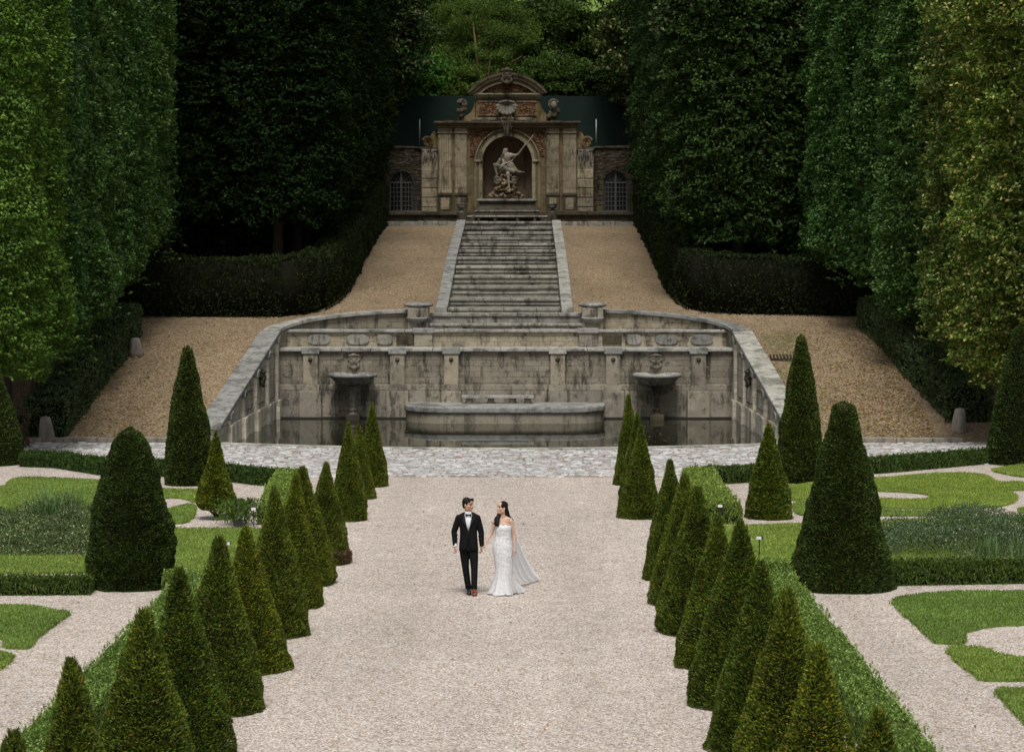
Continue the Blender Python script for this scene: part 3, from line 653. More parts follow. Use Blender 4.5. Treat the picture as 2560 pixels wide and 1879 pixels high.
# arc walls
for sg, who in ((-1, 'groom side'), (1, 'bride side')):
    w = empty('curved_wall', (sg*6.5, 91.3, 2.4), 'curved stone wall sweeping from the pool corner to the pedestal, '+who, 'wall', 'curved walls behind the pool')
    pth = []
    A_ = [(sg*x, y, z) for x, y, z in ARC]
    for i in range(len(A_)-1):
        for k in range(3):
            q = k/3; p0, p1, p2, p3 = [Vector(A_[max(0, min(len(A_)-1, i+d_))]) for d_ in (-1, 0, 1, 2)]
            pth.append(tuple(.5*((2*p1)+(p2-p0)*q+(2*p0-5*p1+4*p2-p3)*q*q+(3*p1-p0-3*p2+p3)*q**3)))
    pth.append(A_[-1])
    low = [(x, y, 0) for x, y, z in pth]
    m = MB(); mm = len(pth)
    vs = []
    for i in range(mm):
        t0 = Vector(pth[max(i-1, 0)]); t1 = Vector(pth[min(i+1, mm-1)]); tt = (t1-t0); tt.z = 0; tt.normalize(); nrm = Vector((tt.y, -tt.x, 0))*sg
        x, y, z = pth[i]
        vs += [(x-nrm.x*.17, y-nrm.y*.17, 1.8), (x+nrm.x*.22, y+nrm.y*.22, 1.8), (x+nrm.x*.22, y+nrm.y*.22, z-.14), (x-nrm.x*.17, y-nrm.y*.17, z-.14)]
    fs = [(i*4+k, i*4+(k+1) % 4, (i+1)*4+(k+1) % 4, (i+1)*4+k) for i in range(mm-1) for k in range(4)]+[(3, 2, 1, 0), tuple((mm-1)*4+k for k in range(4))]
    m.add(vs, fs); m.build('wall_face', M['wall'], w)
    m = MB()
    for a in range(0, mm-1, 3):
        seg_ = pth[a:a+4]
        if len(seg_) < 2: continue
        e0 = Vector(seg_[0]); e1 = Vector(seg_[-1]); 
        m.sweep([tuple(Vector(p)+(Vector((0, 0, 0)))) for p in seg_], [(-.30*sg if sg > 0 else .30, -.14), (-.30*sg if sg > 0 else .30, .0), (.34*sg if sg > 0 else -.34, .0), (.34*sg if sg > 0 else -.34, -.14)])
    m.build('coping', M['coping'], w, bevel=.025)
# stair pedestals with wall bowls
for sg, who in ((-1, 'groom side'), (1, 'bride side')):
    x = sg*3.33-.05
    p = empty('stair_pedestal', (x, 92.0, 2.8), 'square stone pedestal with half bowl at the stair foot, '+who, 'pedestal', 'pedestals at the foot of the stairs')
    MB().box(x-.40, x+.40, 91.55, 92.55, 2.6, 3.72).build('body', M['block'], p, bevel=.02)
    MB().lathe([(.3, 3.72), (.50, 3.75), (.56, 3.80), (.55, 3.86), (.40, 3.90)], (x, 92.0, 0), 28, 1, .9).build('cap', M['coping'], p, smooth=True)
    m = MB(); m.lathe([(.05, 3.10), (.22, 3.14), (.38, 3.24), (.44, 3.31), (.44, 3.36), (.02, 3.34)], (x, 91.6, 0), 20, 1, .75); m.build('bowl', M['coping'], p, smooth=True)
    mask(p, (x, 91.53, 3.55), .20, (0, -1), M['statue'])

# ------------------------------------------------------------------ stairs
M['riser'] = stone('riser_stone', (.23, .215, .18), (.075, .07, .058), (.33, .31, .26), (1.2, .3), .9, moss=(.04, .045, .022), fine=8)
SX = -.1
st = empty('staircase', (SX, 93, 3.4), 'long weathered stone staircase climbing between gravel slopes to the pavilion', 'staircase')
STEPS = [(93.3, 3.66), (96.05, 3.98), (98.8, 4.40), (101.55, 4.79), (104.3, 5.17), (107.05, 5.53), (109.8, 5.83), (112.6, 6.12), (115.3, 6.39), (118.1, 6.65), (120.8, 6.90), (123.3, 7.2)]
def ragged_slab(m, x0, x1, y0, y1, z0, z1, amp=.02, n=9):
    x = x0
    while x < x1-.01:
        w = min(rr.uniform(.8, 1.6), x1-x)
        if x1-(x+w) < .4: w = x1-x
        dy = rr.uniform(-amp, amp); dz = rr.uniform(-amp*.5, amp*.5)
        m.box(x, x+w-.008, y0+dy, y1, z0, z1+dz); x += w
for i, (y, z) in enumerate(STEPS):
    yb = STEPS[i+1][0] if i < len(STEPS)-1 else 124.2
    zp = STEPS[i-1][1] if i else 3.4
    m = MB(); ragged_slab(m, SX-2.2, SX+2.2, y-.045, y+.62, z-.13, z)        # nosing stones
    so_ = m.build('step', M['step'], st, bevel=.03)
    m = MB(); m.box(SX-2.19, SX+2.19, y+.02, yb+.1, zp-.7, z-.135); m.box(SX-2.19, SX+2.19, y+.62, yb+.02, z-.135, z-.02)
    m.build('riser', M['riser'], so_)
    if i < 10:
        m = MB(); mz = (z-.13+zp)/2-.015; ragged_slab(m, SX-2.18, SX+2.18, y-.03, y+.03, mz-.035, mz+.03, .01); m.build('moulding', M['step'], so_, bevel=.015)
m = MB(); ragged_slab(m, -2.95, 2.9, 92.2, 93.4, 3.36, 3.50); ragged_slab(m, -2.93, 2.88, 91.2, 91.9, 3.02, 3.13)
lo = m.build('landing', M['step'], st, bevel=.03)
MB().box(-2.9, 2.85, 92.28, 93.5, 2.5, 3.355).build('riser', M['step'], lo)
MB().box(-2.9, 2.85, 91.26, 92.3, 2.5, 3.015).build('riser', M['wall'], lo)
for sg in (-1, 1):
    m = MB(); Y = 92.55; xin = 2.21
    pY = [92.55, 93.4]+[s_[0] for s_ in STEPS[1:]]+[123.6]
    pZ = lambda Y_: float(np.interp(Y_, [93.3]+[s_[0] for s_ in STEPS[1:]], [s_[1] for s_ in STEPS]))+.07
    for a, b in zip(pY[:-1], pY[1:]):
        k = max(1, int(round((b-a)/1.4)))
        for q in range(k):
            ya, yb = a+(b-a)*q/k, a+(b-a)*(q+1)/k-.012
            xa, xb = sorted((SX+sg*xin, SX+sg*(xin+.46))); j = rr.uniform(-.012, .012)
            m.hexa([(xa, ya, pZ(ya)-1.2), (xb, ya, pZ(ya)-1.2), (xb, yb, pZ(yb)-1.2), (xa, yb, pZ(yb)-1.2), (xa, ya, pZ(ya)+j), (xb, ya, pZ(ya)+j), (xb, yb, pZ(yb)+j), (xa, yb, pZ(yb)+j)])
    m.build('parapet', M['coping'], st, bevel=.03)
# bollards, drain
for (x, y, h, lab) in ((-14.35, 75.2, .80, 'leaning rust stained stone bollard by the clipped ivy hedge'), (14.55, 76.6, .78, 'grey cone shaped stone bollard under the lime tree'), (-13.2, 85.6, .62, 'small brown stone bollard at the far end of the clipped hedge')):
    m = MB(); m.lathe([(.27, -.1), (.26, .1), (.21, h*.6), (.17, h*.9), (.13, h*.98), (.04, h)], (0, 0, 0), 16)
    z = tz(y); o = m.build('stone_bollard', M['granite'], None, smooth=True); o.location = (x, y, z); o.rotation_euler = (0, R(-4) if x < 0 else R(3), 0); tag(o, lab, 'bollard', 'stone bollards beside the slopes', 'thing')
gx, gy = 9.85, 85.2
gz = tz(gy)
dg = empty('drain_grate', (gx, gy, gz), 'rusty iron drain grate set in the gravel slope', 'drain')
m = MB(); m.box(gx-.42, gx+.42, gy-.32, gy+.32, gz-.08, gz+.0); m.build('pit', M['black'], dg)
m = MB()
for k in range(8): x = gx-.42+k*.12; m.hexa([(x-.025, gy-.34, gz-.06), (x+.025, gy-.34, gz-.06), (x+.025, gy+.34, gz+.09), (x-.025, gy+.34, gz+.09), (x-.025, gy-.34, gz-.0), (x+.025, gy-.34, gz-.0), (x+.025, gy+.34, gz+.14), (x-.025, gy+.34, gz+.14)])
m.build('bar', M['iron'], dg)
# ------------------------------------------------------------------ niche pavilion
YN = 127.0
UX = -.2
def U(cx): return (cx-1117)/161.0+UX
def Z(cy): return 15.56-cy*.0062056
M['ochre'] = stone('ochre_stained_stone', (.15, .115, .05), (.05, .038, .02), (.20, .17, .10), None, .7, tint=(.16, .12, .03))
nv = empty('niche_pavilion', (UX, YN, 7.0), 'tall ornate stone pavilion with a deep arched niche and curved pediment', 'pavilion')
def bx(name, mat, x0, x1, y0, y1, c0, c1, parent=nv, bevel=.02):   # crop px in x and z ; y in metres relative to YN (negative = nearer)
    return MB().box(U(x0), U(x1), YN+y0, YN+y1, Z(c1), Z(c0)).build(name, mat, parent, bevel=bevel)
# main body with arched opening (front slab built around the arch)
AC = 1117; RI = 212; SPR = 832
def arch_pts(r, n=24, a0=0, a1=math.pi): return [(U(AC)+r/161*math.cos(a0+(a1-a0)*i/n), Z(SPR)+r/161*math.sin(a0+(a1-a0)*i/n)) for i in range(n+1)]
m = MB()
# polygon ring: left leg, arch, right leg
top = Z(548); zb = Z(1262)
inn = arch_pts(RI+8)      # from right to left
poly = [(U(525), zb), (U(525), top), (U(1708), top), (U(1708), zb), (inn[0][0], zb)]+inn+[(inn[-1][0], zb)]
poly = poly[::-1]
m.prism(poly, YN, YN+.5); m.build('wall', M['niche'], nv)
# niche interior: half cylinder + quarter dome
m = MB(); n = 20; r = (RI+8)/161; cx, cz = U(AC), Z(SPR)
vs = []; rows_ = [zb, (zb+cz)/2, cz]
for z in rows_:
    for i in range(n+1): a = math.pi*i/n; vs.append((cx+r*math.cos(a), YN+.3+r*.95*math.sin(a), z))
for k in range(1, 9):
    ph = math.pi/2*k/8
    for i in range(n+1): a = math.pi*i/n; vs.append((cx+r*math.cos(ph)*math.cos(a), YN+.3+r*.95*math.cos(ph)*math.sin(a), cz+r*math.sin(ph)))
fs = [(k*(n+1)+i, k*(n+1)+i+1, (k+1)*(n+1)+i+1, (k+1)*(n+1)+i) for k in range(10) for i in range(n)]
m.add(vs, fs); o = m.build('niche_recess', M['stucco'], nv, smooth=True)
m = MB().box(U(525), U(1708), YN+1.95, YN+2.3, zb, Z(548)); m.box(U(525), U(860), YN+.5, YN+1.95, zb, Z(548)); m.box(U(1375), U(1708), YN+.5, YN+1.95, zb, Z(548)); m.box(U(860), U(1375), YN+.5, YN+1.95, Z(600), Z(548)); m.build('rear_wall', M['nichedark'], nv)
MB().box(U(500), U(1735), YN-.25, YN+2.2, 6.8, zb+.001).build('plinth', M['nichedark'], nv, bevel=.02)
# archivolt mouldings
def arch_band(r0, r1, y, d, name, mat):
    m = MB(); a = arch_pts(r0); b = arch_pts(r1); n_ = len(a); vs = []
    A0 = [(a[0][0], zb+.15)]+a+[(a[-1][0], zb+.15)]; B0 = [(b[0][0], zb+.15)]+b+[(b[-1][0], zb+.15)]
    k = len(A0)
    for yy in (YN+y, YN+y+d):
        vs += [(p[0], yy, p[1]) for p in A0]+[(p[0], yy, p[1]) for p in B0]
    for i in range(k-1):
        m.f += [(i, i+1, k+i+1, k+i), (2*k+i, 3*k+i, 3*k+i+1, 2*k+i+1), (i, 2*k+i, 2*k+i+1, i+1), (k+i, k+i+1, 3*k+i+1, 3*k+i)]
    m.v += vs; return m.build(name, mat, nv)
arch_band(RI-2, RI+26, -.10, .25, 'archivolt', M['nichepale'])
arch_band(RI+26, RI+52, -.06, .1, 'archivolt', M['ochre'])
arch_band(RI+52, RI+64, -.13, .15, 'archivolt', M['nichepale'])
# impost blocks
for a, b in ((838, 905), (1330, 1396)): bx('impost', M['nichepale'], a, b, -.17, .0, 822, 840, bevel=.015)
# brick spandrels
for s in (-1, 1):
    pts = []
    for i in range(9):
        a = R(90-26-i*7) ; pts.append((U(AC)+s*(RI+74)/161*math.cos(a), Z(SPR)+(RI+74)/161*math.sin(a)))
    xo = U(AC+s*(800-AC)*-1) if s > 0 else U(800)
    xo = U(1432) if s > 0 else U(802)
    poly = [(pts[0][0], Z(577))]+[p for p in pts if p[1] < Z(580)]+[(xo, pts[-1][1]), (xo, Z(577))]
    if s > 0: poly = poly[::-1]
    MB().prism(poly, YN-.05, YN+.02).build('brick_spandrel', M['rubble'], nv)
# pilasters (fluted)
for (a, b) in ((530, 648), (672, 775), (1450, 1557), (1590, 1703)):
    po = bx('pilaster', M['nichepale'], a, b, -.16, .0, 600, 1105)
    m = MB(); nfl = 5
    for k in range(nfl+1):
        x = U(a)+.05+(U(b)-U(a)-.1)*k/nfl; m.box(x-.022, x+.022, YN-.20, YN-.155, Z(1060), Z(612))
    m.build('fluting', M['nichepale'], po, bevel=.012)
    bx('capital', M['nichepale'], a-5, b+5, -.22, .0, 583, 600, po); bx('capital', M['nichepale'], a-2, b+2, -.19, -.001, 552, 582.5, po)
    bx('base', M['nichedark'], a-6, b+6, -.24, -.002, 1105.5, 1128, po); bx('pedestal', M['nichedark'], a-2, b+2, -.2, -.003, 1128.5, 1262, po)
    bx('pedestal_panel', M['nichepale'], a+22, b-22, -.225, -.19, 1145, 1245, po)
# entablature
m = MB(); x = 498
bx('architrave', M['niche'], 520, 1712, -.27, .02, 528, 551.5); bx('frieze', M['nichepale'], 515, 1718, -.33, .02, 518, 527.5)
m = MB(); x = 498.
while x < 1742:
    w = min(rr.uniform(70, 120), 1742-x); m.box(U(x), U(x+w)-.01, YN-.5+rr.uniform(-.02, .02), YN+.6, Z(517), Z(496)+rr.uniform(-.02, .02)); x += w
m.build('cornice', M['nichedark'], nv, bevel=.03)
# attic
bx('attic', M['niche'], 850, 1393, -.05, .55, 309, 495.5)
bx('attic_base', M['nichepale'], 815, 1330, -.14, -.051, 465, 488, bevel=.02)
for a, b in ((880, 1022), (1208, 1352)):
    bx('brick_panel', M['rubble'], a, b, -.09, -.052, 335, 443, bevel=0)
    m = MB()
    for (p, q, c, d) in ((a-12, b+12, 443, 450), (a-12, b+12, 326, 334)): MB().box(U(p), U(q), YN-.12, YN-.053, Z(d), Z(c)).build('panel_border', M['nichepale'], nv, bevel=.01)
bx('attic_cornice', M['nichepale'], 842, 1400, -.14, .6, 292, 308.5, bevel=.015); bx('attic_cornice', M['nichepale'], 832, 1408, -.22, .62, 276, 291.5, bevel=.015); bx('attic_cornice', M['nichepale'], 824, 1412, -.3, .64, 262, 275.5, bevel=.02)
# segmental pediment
def seg_arc(R_, cyc, half, n=24):   # centre crop (1120, cyc)
    return [(U(1120+R_*math.sin(-half+2*half*i/n)), Z(cyc-R_*math.cos(-half+2*half*i/n))) for i in range(n+1)]
cyc = 90+424
h0 = math.asin(.90*335/424)
def arc_band(r0, r1, y, d, name, mat, half):
    m = MB(); a = seg_arc(r0, cyc, half); b = seg_arc(r1, cyc, half); k = len(a)
    a = [(x, max(z, Z(261))) for x, z in a]; b = [(x, max(z, Z(261.0))) for x, z in b]
    for yy in (YN+y, YN+y+d): m.v += [(p[0], yy, p[1]) for p in a]+[(p[0], yy, p[1]) for p in b]
    for i in range(k-1):
        m.f += [(i, i+1, k+i+1, k+i), (2*k+i, 3*k+i, 3*k+i+1, 2*k+i+1), (i, 2*k+i, 2*k+i+1, i+1), (k+i, k+i+1, 3*k+i+1, 3*k+i)]
    m.f += [(0, k, 3*k, 2*k), (k-1, 3*k-1, 4*k-1, 2*k-1)]
    return m.build(name, mat, nv)
H9 = math.asin(338/424)
arc_band(404, 424, -.5, 1.1, 'pediment_cornice', M['nichedark'], H9)
arc_band(376, 404, -.36, .9, 'pediment_cornice', M['nichepale'], H9*.98)
arc_band(352, 376, -.24, .8, 'pediment_moulding', M['niche'], H9*.93)
arc_band(338, 352, -.30, .8, 'pediment_moulding', M['nichepale'], H9*.87)
H7 = math.acos((cyc-250)/340)
p = seg_arc(340, cyc, H7); p = [(x, max(z, Z(250))) for x, z in p]
MB().prism(p[::-1], YN-.12, YN+.4).build('brick_tympanum', M['rubble'], nv)
# carved keystone mask at top
mask(nv, (U(1114), YN-.5, Z(120)), .75, (0, -1), M['nichedark'], 'keystone')
bx('keystone_tail', M['nichedark'], 1098, 1133, -.56, -.3, 140, 190, bevel=.05)
# shell and icicles
sh = MB(); c = (U(1112), YN-.32, Z(392))
for k in range(9):
    a = R(180+180*k/8); L_ = .46
    sh.cap((c[0]+.08*math.cos(a), c[1]+.02, c[2]+.22+.1*math.sin(a)), (c[0]+.50*math.cos(a), c[1]-.12, c[2]+.12+.40*math.sin(a)), .06, .11, 8)
for k in range(7):
    x = -.4+.8*k/6; sh.cap((c[0]+x, c[1]-.02, c[2]+.20+.08*math.cos(x*4)), (c[0]+x*.9, c[1]-.15, c[2]+.33+.06*math.cos(x*4)), .07, .07, 8)
sh.ell((c[0], c[1]+.12, c[2]+.1), (.5, .1, .34))
sh.build('shell_ornament', M['statue'], nv, remesh=.03, smooth=True)
bx('bracket', M['nichepale'], 1072, 1160, -.42, .0, 446, 470, bevel=.03)
def icicles(name, x0, x1, ztop, zl, y, n, mat, wide=.07, arch=True):
    m = MB()
    for k in range(n):
        q = (k+.5)/n; x = x0+(x1-x0)*q; e = (1-abs(2*q-1)) if arch else rr.uniform(.3, 1)
        L_ = zl*(.35+.65*e)*rr.uniform(.8, 1.05); m.cap((x, y+rr.uniform(-.05, .05), ztop), (x+rr.uniform(-.03, .03), y-.03, ztop-L_), wide, .018, 8)
        m.ell((x, y, ztop+.02), (wide*1.4, wide*1.3, wide))
    return m.build(name, mat, nv, smooth=True)
icicles('icicle_carving', U(1062), U(1168), Z(480), .95, YN-.36, 7, M['statue'], .065)
icicles('icicle_carving', U(1080), U(1150), Z(480), .8, YN-.47, 4, M['nichedark'], .05)
# scroll buttresses beside the attic and on the wings
def scroll(x, z, r0, s, y0, y1, turns=1.6, th=.09, mat=None, name='scroll'):
    m = MB(); n_ = 34; pts = []
    for i in range(n_+1):
        a = turns*2*math.pi*i/n_; r_ = r0*(1-.82*i/n_); pts.append((x+s*r_*math.cos(a+.4), z+r_*math.sin(a+.4)))
    for i in range(n_):
        (xa, za), (xb, zb_) = pts[i], pts[i+1]; t_ = th*(1-.5*i/n_)
        dx, dz = xb-xa, zb_-za; L_ = math.hypot(dx, dz)+1e-9; nx, nz = -dz/L_*t_/2, dx/L_*t_/2
        ex, ez = dx/L_*.01, dz/L_*.01
        q = [(xa-nx-ex, za-nz-ez), (xb-nx+ex, zb_-nz+ez), (xb+nx+ex, zb_+nz+ez), (xa+nx-ex, za+nz-ez)]
        m.prism(q, y0, y1)
    m.prism([(x+r0*.8*math.cos(2*math.pi*k/16), z+r0*.8*math.sin(2*math.pi*k/16)) for k in range(16)], y0+.07, y1)
    return m.build(name, mat or M['niche'], nv)
for s in (-1, 1):
    # attic side: concave sweep + volute
    cxl = 1120+s*275
    poly = [(U(cxl), Z(316))]
    for i in range(9):
        a = math.pi/2*i/8; poly.append((U(cxl+s*(115-115*math.cos(a)+5)), Z(316+(462-316)*math.sin(a))))
    poly += [(U(cxl+s*140), Z(462)), (U(cxl+s*140), Z(495)), (U(cxl), Z(495))]
    if s > 0: poly = poly[::-1]
    MB().prism(poly, YN+.0, YN+.45).build('scroll_buttress', M['niche'], nv, bevel=.02)
    scroll(U(1120+s*385), Z(352), .27, s, YN-.12, YN+.35, th=.1, mat=M['statue'])
    m = MB(); c = (U(1120+s*385), YN-.1, Z(400))
    for k in range(14): m.ell((c[0]+rr.uniform(-.25, .28), c[1]+rr.uniform(-.1, .2), c[2]+rr.uniform(-.5, .45)), (rr.uniform(.08, .17),)*3, None, 8, 6)
    m.build('carved_ornament', M['nichedark'], nv, smooth=True, remesh=.045)
    # wings
    xa, xb = (388, 524) if s < 0 else (1709, 1850)
    bx('wing', M['nichepale'], xa, xb, .02, .6, 722, 1262)
    for k in range(5):
        y0 = 905+k*80; bx('rusticated_block', M['nichepale'], xa+4, xb-4, -.06, .021, y0, y0+74, bevel=.025)
    bx('wing_cap', M['nichedark'], xa-8, xb+8, -.12, .6, 716, 736, bevel=.03)
    icicles('icicle_carving', U(xa)+.06, U(xb)-.06, Z(745), .75, YN-.05, 8, M['statue'], .07, False)
    xv = 445 if s < 0 else 1790
    scroll(U(xv), Z(672), .30, s, YN-.08, YN+.3, th=.11, mat=M['niche'])
    poly = [(U(524 if s < 0 else 1709), Z(715)), (U(524 if s < 0 else 1709), Z(562))]
    for i in range(7): a = math.pi/2*i/6; poly.append((U((1116+s*(596+60*math.sin(a)))), Z(562+80*(1-math.cos(a))+12)))
    poly += [(U(1116+s*690), Z(660)), (U(1116+s*700), Z(715))]
    if s < 0: poly = poly[::-1]
    MB().prism(poly, YN+.0, YN+.28).build('scroll_buttress', M['niche'], nv, bevel=.02)
    # lamp like white dial on bride side ornament
m = MB(); m.lathe([(.02, 0), (.16, 0), (.17, .03), (.02, .04)], (0, 0, 0), 20); 
vs = [(U(1512)+x*.85, YN-.28-z, Z(362)+y*1.25) for x, y, z in m.v]; m.v = vs; m.build('pale_disc', M['statue'], nv, smooth=True)
# low side walls with arched french windows
for s, who in ((-1, 'groom side'), (1, 'bride side')):
    sw = empty('side_arcade', (UX+s*6.5, YN+.5, 7.0), 'dark mossy rubble wall with an arched window, '+who+' of the pavilion', 'wall', 'rubble walls flanking the pavilion')
    xa, xb = (-340, 386) if s < 0 else (1852, 2580)
    wx = 212 if s < 0 else 2040; hw = 98; spr = 1010
    poly = [(U(xa), Z(1262)), (U(xa), Z(722)), (U(xb), Z(722)), (U(xb), Z(1262)), (U(wx+hw), Z(1262))]
    for i in range(13):
        a = math.pi*i/12; poly.append((U(wx+hw*math.cos(a)), Z(spr)+hw/161*math.sin(a)))
    poly.append((U(wx-hw), Z(1262)))
    MB().prism(poly[::-1], YN+.35, YN+.8).build('wall_face', M['darkrubble'], sw)
    m = MB(); x = float(xa)
    while x < xb:
        w = min(rr.uniform(60, 110), xb-x); m.box(U(x), U(x+w), YN+.25+rr.uniform(-.05, .05), YN+.9, Z(724), Z(705)+rr.uniform(-.05, .05)); x += w
    m.build('coping', M['nichedark'], sw, bevel=.04)
    MB().box(U(xa), U(xb), YN+.3, YN+.9, 6.8, Z(1262)-.002).build('plinth', M['nichedark'], sw)
    # quoins around window
    for q in (-1, 1):
        y0 = 1262
        while y0 > 985:
            h = rr.uniform(38, 52); w = rr.uniform(42, 64); a, b = sorted((wx+q*(hw+4), wx+q*(hw+4+w))); MB().box(U(a), U(b), YN+.25, YN+.36, Z(y0)+.01, Z(y0-h)).build('quoin', M['nichedark'], sw, bevel=.03); y0 -= h
    
    # window
    wf = MB()
    for (a, b, c, d) in ((wx-hw, wx-hw+9, spr, 1262), (wx+hw-9, wx+hw, spr, 1262), (wx-8, wx+8, 925, 1262), (wx-hw+9, wx-8, spr-4, spr+8), (wx+8, wx+hw-9, spr-4, spr+8), (wx-hw+9, wx-8, 1248, 1262), (wx+8, wx+hw-9, 1248, 1262)):
        wf.box(U(a), U(b), YN+.5, YN+.56, Z(d), Z(c))
    k = MB()
    aa = [(U(wx+hw*math.cos(math.pi*i/12)), Z(spr)+hw/161*math.sin(math.pi*i/12)) for i in range(13)]
    bb = [(U(wx+(hw-9)*math.cos(math.pi*i/12)), Z(spr)+(hw-9)/161*math.sin(math.pi*i/12)) for i in range(13)]
    for i in range(12):
        wf.prism([aa[i], aa[i+1], bb[i+1], bb[i]], YN+.5, YN+.56)
    wn = wf.build('window', M['frame'], sw)
    mu = MB()
    for q in (-1, 1):
        for j in (1, 2): x = wx+q*(8+(hw-17)*j/3); mu.box(U(x-2), U(x+2), YN+.51, YN+.54, Z(1248), Z(spr+8))
    for j in range(1, 6): y0 = spr+8+(1248-spr-8)*j/6; mu.box(U(wx-hw+9), U(wx+hw-9), YN+.515, YN+.538, Z(y0+2), Z(y0-2))
    for j in range(1, 6):
        a = math.pi*j/6; mu.tube([(U(wx+20*math.cos(a)), YN+.53, Z(spr)+20/161*math.sin(a)), (U(wx+(hw-6)*math.cos(a)), YN+.53, Z(spr)+(hw-6)/161*math.sin(a))], .012, 4)
    mu.build('glazing_bars', M['frame'], wn)
    pane = [(U(wx-hw), Z(1262)), (U(wx+hw), Z(1262))]+aa
    MB().prism(pane[::-1], YN+.57, YN+.59).build('pane', M['window'], wn)
# terrace front: low walls, pedestal, urns
for s, who in ((-1, 'groom side'), (1, 'bride side')):
    xa, xb = (-200, 726) if s < 0 else (1545, 2480)
    lw = empty('low_terrace_wall', (UX+s*5.5, 124.2, 7.0), 'low mossy stone kerb wall in front of the pavilion, '+who, 'wall', 'low walls in front of the pavilion')
    m = MB(); a, b = sorted((UX+s*2.55, UX+s*9.5)); x = a
    while x < b:
        w = min(rr.uniform(.9, 1.6), b-x); m.box(x, x+w-.01, 124.3+rr.uniform(-.03, .03), 124.8, 7.52, 7.72+rr.uniform(-.03, .02)); x += w
    m.build('coping', M['nichedark'], lw, bevel=.04)
    MB().box(a, b, 124.45, 124.75, 7.0, 7.52).build('wall_face', M['nichedark'], lw)
    m = MB(); x = a
    while x < b:
        w = min(rr.uniform(1.1, 1.9), b-x); m.box(x, x+w-.01, 123.55, 123.9, 6.9, 7.2+rr.uniform(-.02, .02)); x += w
    m.build('kerb_block', M['step'], lw, bevel=.03)
o = MB().box(-12, 12, 123.9, 129, 6.6, 7.06).build('terrace', M['nichedark'], None); tag(o, 'damp stone terrace in front of the pavilion', kind='structure')
for s, cx, lab in ((-1, 735, 'small weathered stone urn on a block, groom side of the statue'), (1, 1497, 'small weathered stone urn on a block, bride side of the statue')):
    x = U(cx); u = empty('stone_urn', (x, 124.9, 7.5), lab, 'urn', 'urns beside the statue')
    MB().box(x-.3, x+.3, 124.62, 125.2, 7.0, 7.66).build('base', M['nichedark'], u, bevel=.03)
    MB().lathe([(.16, 7.66), (.14, 7.72), (.06, 7.78), (.10, 7.84), (.20, 7.92), (.23, 8.0), (.20, 8.06), (.26, 8.10), (.26, 8.13), (.18, 8.13)], (x, 124.9, 0), 20).build('vase', M['statue'], u, smooth=True)
# statue pedestal
pd = empty('statue_pedestal', (UX, 125.4, 7.2), 'broad flared dark stone pedestal under the seated statue', 'pedestal')
y0 = 124.9
def tier(name, a, b, c, d, yf, mat, bv=.03): return MB().box(U(a), U(b), yf, 126.7, Z(d), Z(c)).build(name, mat, pd, bevel=bv)
tier('top_slab', 862, 1374, 1158, 1178, 125.0, M['step'], .04)
m = MB(); prof = [(0, 1179), (8, 1190), (12, 1205), (6, 1222), (-14, 1240), (-22, 1252)]
for (d0, ca), (d1, cb) in zip(prof[:-1], prof[1:]):
    m.hexa([(U(872+d1), 125.06+d1/161*1., Z(cb)), (U(1364-d1), 125.06+d1/161, Z(cb)), (U(1364-d1), 126.6, Z(cb)), (U(872+d1), 126.6, Z(cb)),
            (U(872+d0), 125.06+d0/161, Z(ca)), (U(1364-d0), 125.06+d0/161, Z(ca)), (U(1364-d0), 126.6, Z(ca)), (U(872+d0), 126.6, Z(ca))])
m.build('body', M['nichedark'], pd)
tier('base', 845, 1392, 1252.5, 1266, 124.88, M['step']); tier('plinth', 850, 1388, 1266.5, 1378, 124.93, M['nichedark'])
# top of the stairs: raised bench like step with slots
m = MB().box(U(785), U(1455), 124.2, 124.9, Z(1312), Z(1299)); m.build('top_ledge', M['step'], st, bevel=.03)
m = MB()
for cx in (800, 880, 1020, 1205, 1350, 1440): m.box(U(cx)-.07, U(cx)+.07, 124.25, 124.6, 7.15, Z(1312.2))
m.build('ledge_support', M['nichedark'], st)

# statue: seated bearded man with a long trident on rocks
stt = empty('seated_statue', (UX, 125.9, Z(1156)), 'pale stone statue of a seated bearded man gripping a long pole', 'statue')
YS = 125.85
def S(cx, cy, dy=0): return (U(cx), YS+dy, Z(cy))
m = MB()
m.cap(S(1105, 905), S(1112, 850), .24, .22); m.cap(S(1112, 850), S(1112, 800, -.06), .22, .25); m.cap(S(1085, 800, -.05), S(1150, 792, -.05), .13, .14)
m.cap(S(1108, 800, -.08), S(1100, 770, -.12), .08, .08); m.ell(S(1099, 757, -.14), (.115, .14, .155)); m.ell(S(1086, 778, -.24), (.08, .08, .10)); m.ell(S(1105, 745, -.1), (.14, .13, .09))
m.cap(S(1082, 805, -.05), S(1088, 868, -.28), .085, .07); m.cap(S(1088, 868, -.28), S(1150, 843, -.42), .07, .045); m.ell(S(1157, 840, -.42), (.06, .05, .05))
m.cap(S(1150, 795, -.03), S(1210, 785, -.12), .085, .07); m.cap(S(1210, 785, -.12), S(1255, 722, -.25), .065, .045); m.ell(S(1262, 712, -.27), (.06, .06, .06))
m.cap(S(1095, 900), S(1012, 872, -.38), .14, .10); m.cap(S(1012, 874, -.38), S(1030, 950, -.35), .09, .055); m.cap(S(1030, 955, -.35), S(1020, 985, -.5), .05, .05)
m.cap(S(1120, 905), S(1124, 950, -.42), .15, .10); m.cap(S(1124, 950, -.42), S(1134, 1070, -.42), .09, .055); m.cap(S(1134, 1080, -.42), S(1140, 1098, -.58), .05, .045)
fig = m.build('figure', M['statue'], stt, remesh=.028, smooth=True, smoothit=2)
